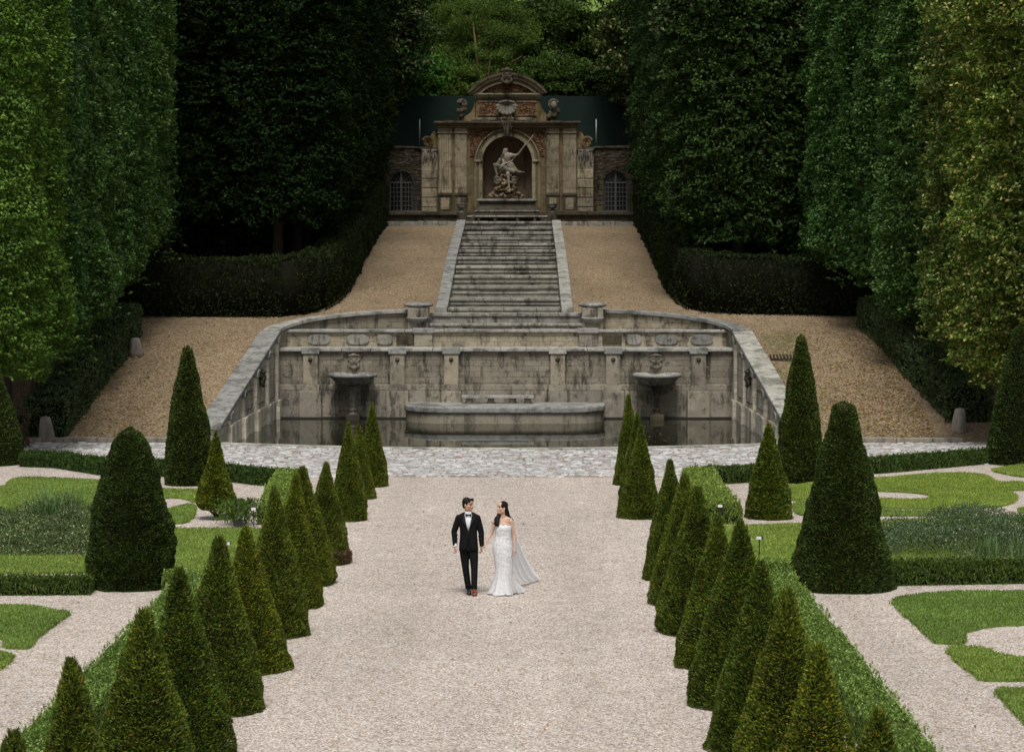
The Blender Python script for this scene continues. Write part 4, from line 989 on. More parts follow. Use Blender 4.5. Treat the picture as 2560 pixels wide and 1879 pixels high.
m = MB(); m.tube([S(1000, 987, -.5), S(1150, 845, -.45), S(1262, 712, -.3), S(1333, 632, -.2)], [.018, .018, .018, .022], 8); m.ell(S(1333, 630, -.2), (.045, .045, .06)); m.ell(S(1268, 703, -.3), (.05, .05, .05))
m.build('pole', M['statue'], stt, smooth=True)
m = MB()
m.cap(S(1150, 870, -.05), S(1195, 930, .0), .16, .13); m.cap(S(1195, 930), S(1262, 932, .1), .10, .03); m.cap(S(1110, 905, -.3), S(1165, 925, -.25), .13, .15); m.cap(S(1060, 830, .1), S(1040, 870, .15), .12, .12); m.cap(S(1080, 880, -.3), S(1060, 905, -.25), .13, .1)
for k in range(6): m.cap(S(1130+k*10, 880+k*6, -.2), S(1150+k*14, 925+k*2, -.15), .035, .03)
m.build('drapery', M['statue'], stt, remesh=.03, smooth=True)
m = MB(); r2 = random.Random(11)
for k in range(170):
    q = r2.random()**.8; cy = 950+200*q; hw = 62+95*q**2.2
    m.ell(S(1105+r2.uniform(-hw, hw), cy, r2.uniform(-.45, .35)), (r2.uniform(.05, .15), r2.uniform(.05, .13), r2.uniform(.04, .10)), Matrix.Rotation(r2.uniform(0, 3), 3, 'Z'), 8, 6)
m.build('rocks', M['stucco'], stt, remesh=.035, smooth=False)
for cx in (1030, 1180):
    mask(stt, S(cx, 1000, -.42), .36, (0, -1), M['statue'], 'sea_creature')

# green mesh screen and posts behind
sc_ = empty('mesh_screen_fence', (0, 131.5, 7), 'tall dark green mesh screen fence behind the pavilion', 'fence')
m = MB(); x = -11.
while x < 11: m.box(x+.01, x+1.99, 131.5, 131.53, 7.0, 14.05+.03*math.sin(x)); x += 2
m.build('mesh_panel', M['mesh'], sc_)
m = MB()
for x in range(-11, 12, 2): m.box(x-.03, x+.03, 131.54, 131.6, 7, 14.1)
m.build('post', M['mesh'], sc_)
for cx, lab in ((366, 'thin dull metal pole before the mesh screen on the groom side'), (1877, 'thin pale metal pole before the mesh screen on the bride side')):
    o = MB().tube([(U(cx), 128.2, Z(735)), (U(cx), 128.2, Z(470))], .028, 8).build('metal_pole', M['steel'] if cx > 1000 else M['frame'], None, smooth=True); tag(o, lab, 'pole', 'metal poles beside the pavilion', 'thing')
# ------------------------------------------------------------------ people
def head(parent, mb, c, yaw, s=1.0, tilt=0.0, female=False):
    """adds the head to mb (fused body) and eyes/brows/lips as children; yaw 0 = facing camera (-Y), + = towards +X"""
    B = Matrix.Rotation(yaw, 3, 'Z') @ Matrix.Rotation(-tilt, 3, 'X')
    # local axes: x side, -y forward, z up
    c = Vector(c)
    def W(a, f, u): return c+B @ Vector((a*s, -f*s, u*s))
    def e(a, f, u, r, m=mb, seg=14, rings=9): m.ell(W(a, f, u), tuple(q*s for q in r), B, seg, rings)
    jw = .058 if female else .064
    e(0, -.012, .035, (.076, .094, .098)); e(0, .02, -.03, (jw+.004, .068, .085)); e(0, .035, -.075, (jw*.78, .05, .045))
    e(0, .066, -.098, (.024, .022, .018)); e(0, .055, .05, (.058, .04, .05))
    mb.cap(W(0, .088, .012), W(0, .112, -.028), .008*s, .0135*s, 8); mb.cap(W(-.012, .097, -.032), W(.012, .097, -.032), .009*s, .009*s, 8)
    for q in (-1, 1):
        e(q*.040, .055, -.022, (.026, .03, .022)); e(q*.033, .072, .028, (.024, .016, .008)); e(q*(jw+.016), -.008, -.008, (.008, .019, .032))
        e(q*jw*.85, .0, -.06, (.016, .04, .03))
    e(0, .085, -.052, (.026, .016, .018))
    for q in (-1, 1):
        o = MB(); o.ell(W(q*.032, .081, .009), (.0165*s, .010*s, .0062*s), B, 10, 6); o.build('eye', M['eye'], parent, False, smooth=True)
        o = MB(); o.tube([W(q*.014, .094, .027), W(q*.033, .091, .033), W(q*.052, .075, .028)], [.0028*s, .0042*s, .002*s], 6); o.build('eyebrow', M['hair'], parent, False)
    o = MB(); o.ell(W(0, .101, -.048), (.021*s, .007*s, .005*s), B, 10, 6); o.ell(W(0, .100, -.057), (.018*s, .007*s, .0055*s), B, 10, 6)
    o.build('lips', M['lips'], parent, False, smooth=True)
    return W, B
def hand(mb, wrist, d, side, s=1.0, curl=.5, fwd=(0, -1, 0)):
    """hand at wrist pointing along d; side = direction of the thumb"""
    wrist = Vector(wrist); d = Vector(d).normalized(); side = Vector(side); side = (side-d*side.dot(d)).normalized(); n = d.cross(side)
    if n.dot(Vector(fwd)) < 0: pass
    k = wrist+d*.045*s
    mb.cap(wrist, wrist+d*.03*s, .024*s, .027*s, 10)
    for q in (-.024, -.008, .008, .024): mb.cap(wrist+d*.02*s+side*q*.7*s, wrist+d*.085*s+side*q*s, .013*s, .0115*s, 8)
    for i, (q, L_) in enumerate(((.029, .070), (.0095, .080), (-.0095, .075), (-.028, .058))):
        a0 = wrist+d*.088*s+side*q*s; a1 = a0+(d*math.cos(curl*.6)+n*math.sin(curl*.6))*L_*.5*s; a2 = a1+(d*math.cos(curl*1.9)+n*math.sin(curl*1.9))*L_*.5*s
        mb.cap(a0, a1, .0098*s, .0088*s, 8); mb.cap(a1, a2, .0088*s, .0072*s, 8)
    t0 = wrist+d*.03*s+side*.026*s; t1 = t0+(d*.7+side*.5+n*.3).normalized()*.038*s; t2 = t1+(d*.9+side*.05+n*.45).normalized()*.032*s
    mb.cap(t0, t1, .0125*s, .0105*s, 8); mb.cap(t1, t2, .0105*s, .008*s, 8)

# ---- groom
gx_ = -.37; GY = 43.05
gr = empty('person', (gx_, GY, 0), 'man in a black tuxedo and bow tie, walking and holding a hand', 'person')
b = MB()
W, B = head(gr, b, (-.008, -.005, 1.622), R(58), .98)
b.cap((-.006, .012, 1.44), (-.004, .004, 1.56), .062, .056, 14)
b.ell((0, .025, 1.30), (.15, .075, .15)); b.ell((0, .025, 1.12), (.12, .07, .2)); b.ell((0, .025, .93), (.12, .075, .13))
for (s_, sh, el, wr) in ((-1, (-.165, .02, 1.37), (-.262, .040, 1.135), (-.240, -.03, .885)), (1, (.150, .02, 1.37), (.226, .040, 1.125), (.236, -.01, .885))):
    b.cap(sh, el, .045, .038); b.cap(el, wr, .036, .026)
hand(b, (-.240, -.03, .875), (.10, -.10, -1), (.55, -1, 0), 1.0, 1.0)
hand(b, (.236, -.01, .875), (-.02, -.05, -1), (.5, -.9, 0), 1.0, 1.15)
legs = ((-.085, .02, .90), (-.055, .03, .47), (-.005, .06, .09)), ((.085, .01, .90), (.105, -.05, .48), (.103, -.12, .095))
for h_, k_, a_ in legs: b.cap(h_, k_, .082, .052); b.cap(k_, a_, .050, .036); b.cap(a_, (a_[0]+.01, a_[1]-.12, .05), .035, .028)
b.build('body', M['skin'], gr, False, remesh=.0075, smooth=True, smoothit=1)
# hair
h = MB(); rh = random.Random(4)
h.ell(W(0, -.030, .052), (.084*.98, .093*.98, .092*.98), B); h.ell(W(0, -.068, .0), (.066, .045, .075), B)
for k in range(70):
    a = rh.uniform(-1, 1); f = rh.uniform(-.85, 1)
    p0 = W(a*.062, f*.075, .105-.03*abs(a)-.018*f*f); p1 = W(a*.062+.006, f*.075+.018, .130-.030*abs(a)-.016*f*f+rh.uniform(-.012, .012)); h.cap(p0, p1, .012, .004, 6)
for k in range(16): a = -1+2*k/15; h.cap(W(a*.050, .062, .098), W(a*.046+.006, .086, .116+rh.uniform(-.008, .008)), .015, .008, 6)
for q in (-1, 1): h.ell(W(q*.070, .008, .045), (.012, .03, .04), B)
h.build('hair', M['hair'], gr, False, remesh=.007, smooth=True)
# shirt
s_ = MB()
s_.loft([(0, .015, 1.10, .11, .085), (0, .015, 1.28, .14, .112), (0, .02, 1.40, .125, .10), (-.003, .018, 1.455, .072, .070), (-.004, .012, 1.475, .064, .062)], 28)
s_.build('shirt', M['shirt'], gr, False, smooth=True)
c_ = MB()
c_.loft([(-.004, .012, 1.462, .069, .068), (-.004, .008, 1.505, .066, .064)], 28)
for q in (-1, 1): c_.hexa([(q*.008-.004, -.068, 1.455), (q*.05-.004, -.055, 1.435), (q*.055-.004, -.045, 1.445), (q*.012-.004, -.058, 1.460), (q*.008-.004, -.064, 1.492), (q*.055-.004, -.042, 1.500), (q*.055-.004, -.034, 1.500), (q*.01-.004, -.056, 1.492)])
for x in (-.247,): 
    c_.tube([(-.242, -.022, .925), (-.240, -.030, .878)], [.037, .035], 16)
c_.tube([(.236, -.008, .905), (.236, -.010, .880)], [.036, .034], 16)
c_.build('collar_and_cuffs', M['shirt'], gr, False, smooth=False)
# bow tie
bt = MB(); z0 = 1.448; yb = -.085
bt.ell((0, yb-.008, z0), (.011, .010, .013))
for q in (-1, 1):
    bt.hexa([(q*.004, yb-.004, z0-.009), (q*.052, yb-.002, z0-.028), (q*.052, yb+.008, z0-.028), (q*.004, yb+.008, z0-.009), (q*.004, yb-.004, z0+.009), (q*.052, yb-.002, z0+.028), (q*.052, yb+.008, z0+.028), (q*.004, yb+.008, z0+.009)])
bt.build('bow_tie', M['silk'], gr, False, bevel=.004)
# jacket: torso loft open at the front V
def jacket_ring(z, rx, ry, cx, cy, gap, n=34):
    """ring of points from one front edge round the back to the other; gap = half width of the opening"""
    pts = []
    g0 = math.asin(min(.98, gap/rx)) if gap > 0 else 0.0
    for i in range(n+1):
        th = -math.pi/2+g0+(2*math.pi-2*g0)*i/n
        c0, s0 = math.cos(th), math.sin(th); e = 2/2.5
        pts.append((cx+rx*math.copysign(abs(c0)**e, c0), cy+ry*math.copysign(abs(s0)**e, s0), z))
    return pts
JR = [(.795, .172, .130, .0, .015, .055), (.85, .170, .128, 0, .013, .028), (.95, .162, .122, 0, .012, .006), (1.05, .152, .116, 0, .012, .001), (1.15, .152, .117, 0, .012, .001),
      (1.22, .160, .123, 0, .012, .022), (1.30, .174, .130, 0, .013, .042), (1.38, .190, .126, -.003, .016, .060), (1.43, .180, .112, -.006, .02, .066), (1.462, .130, .090, -.006, .022, .066), (1.485, .085, .078, -.005, .02, .060)]
m = MB(); rings = [jacket_ring(*r_) for r_ in JR]; k = len(rings[0])
for r_ in rings: m.v += r_
for i in range(len(rings)-1):
    for j in range(k-1): m.f.append((i*k+j, i*k+j+1, (i+1)*k+j+1, (i+1)*k+j))
jk = m.build('jacket', M['wool'], gr, False, smooth=True)
q = jk.modifiers.new('cloth', 'SOLIDIFY'); q.thickness = .008; q.offset = 0
sl_ = MB(); rw = random.Random(9)
for (sh, el, wr) in (((-.178, .02, 1.385), (-.262, .040, 1.135), (-.244, -.02, .905)), ((.158, .02, 1.385), (.226, .040, 1.125), (.238, -.005, .895))):
    sh, el, wr = map(Vector, (sh, el, wr))
    sl_.cap(sh, sh.lerp(el, .5), .062, .058, 16); sl_.cap(sh.lerp(el, .5), el, .061, .054, 16); sl_.cap(el, wr, .054, .043, 16)
    for kk in range(7):
        p = sh.lerp(el, .5).lerp(wr, kk/7.5) if kk > 3 else sh.lerp(el, .3+kk*.2)
        sl_.cap(p+Vector((-.03, -.026, rw.uniform(-.02, .02))), p+Vector((.03, -.028, rw.uniform(-.03, .03))), .017, .016, 8)
sl_.build('sleeves', M['wool'], gr, False, remesh=.009, smooth=True, smoothit=2)
for q in (-1, 1):   # lapels
    m = MB()
    pts = [(q*.003, -.108, 1.155), (q*.060, -.122, 1.28), (q*.112, -.112, 1.375), (q*.085, -.108, 1.395), (q*.098, -.100, 1.425), (q*.070, -.062, 1.470), (q*.060, -.070, 1.42), (q*.046, -.108, 1.34), (q*.022, -.114, 1.23)]
    n_ = len(pts); pts = [(x-.003, y-.006, z) for x, y, z in pts]
    m.v = pts+[(x, y-.008, z) for x, y, z in pts]; m.f = [tuple(range(n_)), tuple(range(2*n_-1, n_-1, -1))]+[(i, (i+1) % n_, (i+1) % n_+n_, i+n_) for i in range(n_)]
    m.build('lapel', M['silk'], gr, False)
MB().ell((.004, -.112, 1.135), (.009, .006, .009)).build('button', M['silk'], gr, False, smooth=True)
# trousers
tr = MB()
tr.loft([(0, .018, .80, .148, .110), (0, .018, .92, .146, .108), (0, .015, 1.02, .138, .10)], 24)
for (h_, k_, a_), sg in zip(legs, (-1, 1)):
    h_, k_, a_ = map(Vector, (h_, k_, a_)); h_.z = .86
    tr.cap(h_, h_.lerp(k_, .5), .088, .080, 16); tr.cap(h_.lerp(k_, .5), k_, .080, .064, 16); tr.cap(k_, k_.lerp(a_, .55), .064, .058, 16); tr.cap(k_.lerp(a_, .55), a_+Vector((0, .01, .02)), .058, .056, 16)
    for kk in range(9):
        p = h_.lerp(k_, kk/5) if kk < 5 else k_.lerp(a_, (kk-4)/5); w_ = .05
        tr.cap(p+Vector((-w_*.8, -.048, rw.uniform(-.03, .03))), p+Vector((w_*.8, -.046, rw.uniform(-.03, .03))), .014, .010, 8)
    tr.cap(h_+Vector((0, -.075, .03)), k_+Vector((0, -.058, 0)), .012, .010, 6); tr.cap(k_+Vector((0, -.058, 0)), a_+Vector((0, -.045, .05)), .010, .010, 6)
tr.build('trousers', M['wool'], gr, False, remesh=.009, smooth=True, smoothit=2)
# shoes
def shoe(name, c, pitch, yaw, sole):
    root_m = Matrix.Translation(Vector(c)) @ Matrix.Rotation(yaw, 4, 'Z') @ Matrix.Rotation(pitch, 4, 'X')
    m = MB(); m.loft([(0, .0, .012, .046, .145), (0, .0, .035, .048, .148), (0, .01, .055, .042, .125), (0, .045, .075, .036, .075), (0, .06, .10, .036, .045)], 22)
    m.v = [tuple(root_m @ Vector(p)) for p in m.v]; o = m.build(name, M['patent'], gr, False, smooth=True)
    m = MB(); m.loft([(0, -.02, .0, .047, .13), (0, -.02, .011, .049, .132)], 22); m.box(-.036, .036, .07, .145, -.016, .011)
    m.v = [tuple(root_m @ Vector(p)) for p in m.v]; m.build('sole', sole, o, False)
shoe('shoe', (.002, -.01, .016), 0, R(6), M['black'])
shoe('shoe', (.108, -.185, .052), R(-24), R(-4), M['redsole'])

# ---- bride
bx_ = .262; BY = 42.95
br_ = empty('person', (bx_, BY, 0), 'dark haired woman in a white strapless lace gown looking up at the man', 'person')
b = MB()
W, B = head(br_, b, (-.028, .0, 1.578), R(-56), .92, R(7), True)
b.cap((-.012, .025, 1.38), (-.018, .012, 1.50), .048, .044, 14)
b.ell((-.006, .02, 1.335), (.13, .062, .055)); b.ell((-.01, .02, 1.24), (.130, .088, .13)); b.ell((-.01, .01, 1.05), (.115, .085, .15)); b.ell((-.01, .02, .88), (.155, .11, .14))
for q in (-1, 1): b.ell((-.01+q*.055, -.040, 1.225), (.05, .04, .05)); b.cap((-.01+q*.02, -.012, 1.372), (-.01+q*.12, .008, 1.378), .020, .022)
for (sh, el, wr) in (((-.152, .02, 1.342), (-.218, .035, 1.11), (-.325, -.03, .955)), ((.134, .02, 1.342), (.180, .045, 1.09), (.203, .0, .845))):
    b.cap(sh, el, .041, .031); b.cap((-.01, .03, 1.425), (sh[0]*.9, .03, 1.352), .034, .036); b.cap(el, wr, .031, .021)
b.cap((-.12, .03, 1.37), (.11, .03, 1.37), .035, .035)
hand(b, (-.326, -.032, .95), (-.30, -.10, -1), (.6, -1, 0), .86, 1.2)
hand(b, (.203, .0, .838), (.04, -.06, -1), (-.3, -1, 0), .88, .45)
for q in (-1, 1): b.cap((-.01+q*.07, .03, .86), (q*.06, .03, .46), .075, .048); b.cap((q*.06, .03, .46), (q*.06, .05, .08), .045, .03); b.cap((q*.06, .05, .06), (q*.06, -.08, .03), .03, .022)
b.build('body', M['skinf'], br_, False, remesh=.0068, smooth=True, smoothit=1)
# hair
h = MB()
h.ell(W(0, -.028, .048), (.080, .092, .088), B); h.ell(W(0, -.07, .0), (.062, .05, .085), B)
h.ell(W(.055, .012, .055), (.028, .05, .05), B); h.ell(W(-.055, .012, .06), (.026, .05, .045), B)
def lock(pts, r): 
    for i in range(len(pts)-1): h.cap(pts[i], pts[i+1], r[i], r[i+1], 10)
lock([(.010, .045, 1.60), (.050, .065, 1.50), (.075, .075, 1.43), (.120, .070, 1.385), (.182, .05, 1.352)], [.062, .050, .042, .026, .008])
lock([(.02, .06, 1.58), (.04, .085, 1.46), (.05, .09, 1.34), (.04, .09, 1.25)], [.06, .055, .045, .02])
lock([(-.045, .05, 1.56), (-.085, .01, 1.46), (-.105, -.045, 1.40), (-.115, -.075, 1.33), (-.135, -.085, 1.275)], [.04, .034, .032, .034, .022])
lock([(-.07, .02, 1.50), (-.110, -.03, 1.42), (-.135, -.06, 1.35), (-.165, -.07, 1.30), (-.195, -.065, 1.315)], [.028, .026, .022, .014, .006])
lock([(-.08, .0, 1.46), (-.098, -.06, 1.37), (-.105, -.092, 1.30), (-.098, -.095, 1.262)], [.03, .028, .026, .014])
lock([(-.09, .03, 1.44), (-.15, -.01, 1.40), (-.165, -.03, 1.36)], [.022, .014, .008])
h.build('hair', M['hair'], br_, False, remesh=.007, smooth=True)
MB().ell(W(.076, -.005, -.045), (.006, .006, .008), B, 8, 6).build('earring', M['lampglass'], br_, False, smooth=True)
# gown
HEM = [(-.285, .08), (-.20, -.06), (-.06, -.14), (.06, -.13), (.165, -.04), (.20, .10), (.30, .16), (.385, .34), (.38, .62), (.22, .82), (.02, .80), (-.12, .55), (-.24, .30)]
def spline(P_, n):
    P_ = [Vector((a, c_)) for a, c_ in P_]; k = len(P_); out = []
    for i in range(k):
        p0, p1, p2, p3 = P_[i-1], P_[i], P_[(i+1) % k], P_[(i+2) % k]
        for j in range(12):
            t_ = j/12; out.append(.5*((2*p1)+(p2-p0)*t_+(2*p0-5*p1+4*p2-p3)*t_*t_+(3*p1-p0-3*p2+p3)*t_**3))
    return out
hs_ = spline(HEM, 12); cen = Vector((.04, .22))
NS = 160; hem = []
import bisect
angs = sorted([((math.atan2(p.y-cen.y, p.x-cen.x)) % (2*math.pi), (p-cen).length) for p in hs_])
av = [a for a, _ in angs]; rv = [r_ for _, r_ in angs]
def hemr(th): return float(np.interp(th % (2*math.pi), av, rv, period=2*math.pi))
DR = [(1.262, -.008, .015, .136, .108), (1.22, -.010, .012, .148, .126), (1.16, -.010, .012, .142, .116), (1.08, -.010, .012, .134, .104), (1.02, -.010, .012, .137, .104), (.94, -.013, .018, .160, .118),
      (.86, -.014, .022, .173, .128), (.76, -.010, .024, .170, .126), (.66, -.005, .025, .160, .122), (.55, .0, .03, .150, .122), (.46, .004, .035, .150, .126)]
m = MB(); rings = []
zs = [r_[0] for r_ in DR]
ZL = list(np.linspace(1.262, .46, 34))+list(np.linspace(.43, .0, 22))
for z in ZL:
    cx_, cy_, rx_, ry_ = [float(np.interp(-z, [-q for q in zs], [r_[i] for r_ in DR])) for i in (1, 2, 3, 4)]
    s = max(0, (.50-z)/.50); s2 = s**1.75; ring = []
    for j in range(NS):
        th = 2*math.pi*j/NS
        x = cx_+rx_*math.cos(th); y = cy_+ry_*math.sin(th)
        hx = cen.x+hemr(th)*math.cos(th); hy = cen.y+hemr(th)*math.sin(th)
        pl_ = 1+s*(.055*math.sin(9*th+1.3)+.035*math.sin(17*th+.5+z*3))
        X = x*(1-s2)+hx*s2; Y_ = y*(1-s2)+hy*s2
        X = cen.x*s2+cx_*(1-s2)+(X-(cen.x*s2+cx_*(1-s2)))*pl_; Y_ = cen.y*s2+cy_*(1-s2)+(Y_-(cen.y*s2+cy_*(1-s2)))*pl_
        zz = z
        if z > 1.2:
            fr = max(0, -math.sin(th)); zz = z+((z-1.2)/.062)*(fr**2*(.026*math.sin(min(1, abs(math.cos(th))*1.7)*math.pi)-.014)+.012*(fr > 0)*fr) 
        if z > .5: # slight fabric wrinkles
            r_ = 1+.008*math.sin(z*34+th*3)
            X = cx_+(X-cx_)*r_; Y_ = cy_+(Y_-cy_)*r_
        ring.append((X, Y_, max(zz, .006)+(.012*(1+math.sin(7*th)) if z < .01 else 0)))
    rings.append(ring)
for r_ in rings: m.v += r_
for i in range(len(rings)-1):
    for j in range(NS): m.f.append((i*NS+j, i*NS+(j+1) % NS, (i+1)*NS+(j+1) % NS, (i+1)*NS+j))
gown = m.build('gown', M['lace'], br_, False, smooth=True)
q = gown.modifiers.new('cloth', 'SOLIDIFY'); q.thickness = .004; q.offset = 0
# lace flowers applied on the gown
fl = MB(); rf = random.Random(2)
for k in range(2600):
    i = int(rf.triangular(0, 46, 14)); i = min(i, len(rings)-3)
    if i > 34 and rf.random() < .45: continue
    j = rf.randrange(NS); p = Vector(rings[i][j]); t1 = (Vector(rings[i][(j+1) % NS])-p).normalized(); t2 = (Vector(rings[i+1][j])-p).normalized(); n_ = t1.cross(t2).normalized()
    if n_.dot(p-Vector((0, .02, p.z))) < 0: n_ = -n_
    r_ = rf.uniform(.009, .019); a0 = rf.uniform(0, 6.28); c0 = p+n_*.004
    for pt in range(5):
        a = a0+pt*1.2566; d1 = t1*math.cos(a)+t2*math.sin(a); d2 = t1*math.cos(a+.5)+t2*math.sin(a+.5); d3 = t1*math.cos(a-.5)+t2*math.sin(a-.5)
        fl.add([c0, c0+d3*r_*.75+n_*.003, c0+d1*r_+n_*.005, c0+d2*r_*.75+n_*.003], [(0, 1, 2, 3)])
me = bpy.data.meshes.new('lace_applique'); me.from_pydata([tuple(v) for v in fl.v], [], fl.f); me.materials.append(M['satin']); o = bpy.data.objects.new('lace_applique', me); link_obj(o, gown)
# veil
Lp = [(.020, .085, 1.655), (.045, .12, 1.52), (.070, .15, 1.34), (.09, .22, 1.10), (.11, .36, .80), (.15, .62, .45), (.24, 1.0, .15), (.345, 1.30, .012)]
Rp = [(.050, .075, 1.650), (.095, .10, 1.52), (.168, .12, 1.33), (.222, .26, 1.08), (.305, .55, .82), (.425, .95, .52), (.565, 1.42, .22), (.69, 1.95, .012)]
def cr(P_, t_):
    n_ = len(P_)-1; i = min(int(t_*n_), n_-1); f_ = t_*n_-i
    p0, p1, p2, p3 = [Vector(P_[max(0, min(n_, i+d))]) for d in (-1, 0, 1, 2)]
    return .5*((2*p1)+(p2-p0)*f_+(2*p0-5*p1+4*p2-p3)*f_*f_+(3*p1-p0-3*p2+p3)*f_**3)
m = MB(); NU, NV = 60, 40
for i in range(NU+1):
    u = i/NU; a = cr(Lp, u); c_ = cr(Rp, u)
    for j in range(NV+1):
        v_ = j/NV; p = a.lerp(c_, v_); k = .008+.022*u
        p.y += k*math.sin(v_*22+u*2)*(.3+u); p.x += k*.35*math.cos(v_*22+u*2); p.z = max(.008, p.z+.02*u*math.sin(v_*15))
        m.v.append(tuple(p))
for i in range(NU):
    for j in range(NV): m.f.append((i*(NV+1)+j, i*(NV+1)+j+1, (i+1)*(NV+1)+j+1, (i+1)*(NV+1)+j))
vl = m.build('veil', M['tulle'], br_, False, smooth=True)
# ------------------------------------------------------------------ vegetation builders
def cone_mesh(name, h, r, n, seed, leaf=(.05, .022), prof=None, mat='yew', bump=.035, tip=.10, shoots=0):
    rs = np.random.RandomState(seed)
    pf = prof or (lambda t: (1-t)*1.0+0.0)
    tt = np.linspace(0, 1, 60); rad = np.array([pf(t) for t in tt])
    area = rad+.08; cdf = np.cumsum(area); cdf /= cdf[-1]
    t_ = np.interp(rs.rand(n), cdf, tt); th = rs.rand(n)*2*np.pi
    rr_ = np.interp(t_, tt, rad)*r
    q = np.stack([np.cos(th)*2.2+seed*3.1, np.sin(th)*2.2, t_*h*2.6], 1); nz = vnoise(q)*.6+vnoise(q*2.7)*.4+.5*vnoise(q*.7)
    q2 = np.stack([np.cos(th)*rr_*9+seed, np.sin(th)*rr_*9, t_*h*14], 1); n2 = vnoise(q2)
    rad_ = rr_+bump*nz*(.4+rr_/r)+n2*.018-np.abs(rs.randn(n))*.018
    rad_ = np.maximum(rad_, .004)
    z = t_*h+rs.randn(n)*.006
    c = np.stack([np.cos(th)*rad_, np.sin(th)*rad_, np.maximum(z, .02)], 1)
    out = np.stack([np.cos(th), np.sin(th), np.full(n, .30)], 1)
    ax = out*.55+np.stack([-np.sin(th), np.cos(th), 0*th], 1)*rs.randn(n, 1)*.55+np.stack([0*th, 0*th, .35+.25*rs.randn(n)], 1)
    nr = out*.4+rs.randn(n, 3)*.35+np.array([0, 0, .55])
    L = leaf[0]*(.6+.8*rs.rand(n)); w = leaf[1]*(.7+.6*rs.rand(n))
    parts = [leaves(c, ax, nr, L, w)]
    if shoots:
        m_ = shoots; tz_ = 1-.22*rs.rand(m_)**2; th2 = rs.rand(m_)*6.28; r2 = np.interp(tz_, tt, rad)*r
        c2 = np.stack([np.cos(th2)*r2, np.sin(th2)*r2, tz_*h+.015], 1); parts.append(leaves(c2, np.stack([np.cos(th2)*.35, np.sin(th2)*.35, 1+0*th2], 1), rs.randn(m_, 3), .09*(.5+rs.rand(m_)), .018))
    # core
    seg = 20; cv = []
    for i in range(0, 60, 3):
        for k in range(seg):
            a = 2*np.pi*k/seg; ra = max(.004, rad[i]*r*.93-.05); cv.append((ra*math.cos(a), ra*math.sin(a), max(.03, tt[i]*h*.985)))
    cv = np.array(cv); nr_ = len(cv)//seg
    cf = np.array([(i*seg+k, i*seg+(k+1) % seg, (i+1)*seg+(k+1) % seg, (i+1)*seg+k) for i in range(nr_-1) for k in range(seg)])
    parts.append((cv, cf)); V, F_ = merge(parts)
    me = np_mesh(name, V, F_); me.materials.append(M[mat]); me.materials.append(M['twig_shade']); set_slots(me, parts, [0]*(len(parts)-1)+[1]); return me
def trunk_mesh(name, pts, rads, mat='bark'):
    m = MB().tube(pts, rads, 8); me = bpy.data.meshes.new(name); me.from_pydata([tuple(v) for v in m.v], [], m.f); me.materials.append(M[mat]); return me
def plant_thing(name, loc, rz, label, cat, group, parts, scale=(1, 1, 1)):
    e = empty(name, loc, label, cat, group, rz); e.scale = scale
    for nm, me in parts:
        o = bpy.data.objects.new(nm, me); link_obj(o, e)
    return e
def tab(ts, rs_): return lambda t: float(np.interp(t, ts, rs_))
P_std = tab([0, .25, .5, .75, .9, .97, 1], [1, .86, .62, .36, .19, .125, .05])
P_round = tab([0, .05, .25, .5, .75, .9, .97, 1], [.93, 1, .88, .65, .38, .21, .14, .06])
P_slim = tab([0, .25, .5, .75, .9, .97, 1], [1, .83, .58, .33, .18, .12, .05])
P_cut = tab([0, .5, .75, .96, .99, 1], [1, .63, .41, .22, .17, .02])
P_dome = tab([0, .2, .51, .745, .887, .96, 1], [.93, 1, .83, .63, .43, .26, .02])
P_mid = tab([0, .1, .4, .74, .97, .995, 1], [.97, 1, .83, .48, .20, .14, .02])
P_skirt = tab([0, .1, .33, .5, .66, .9, 1], [.72, 1, .72, .52, .37, .16, .03])
base_prof = [P_std, P_slim, P_round, P_std]
cones = [cone_mesh('yew_cone_foliage', 1.0*2.3, .66, 44000, 20+i, (.042, .015), base_prof[i % 4], 'yew', [.05, .065, .045, .075, .06, .05][i], shoots=160) for i in range(6)]
far_cones = [cone_mesh('yew_cone_foliage', 2.1, .52, 24000, 40+i, (.05, .019), base_prof[i % 4], 'yew', .045, shoots=60) for i in range(2)]
ctrunk = trunk_mesh('yew_stem', [(0, 0, -.05), (0, 0, .5)], [.06, .05])
ORD = ['first', 'second', 'third', 'fourth', 'fifth', 'sixth', 'seventh', 'eighth', 'ninth', 'tenth', 'eleventh', 'twelfth', 'thirteenth']
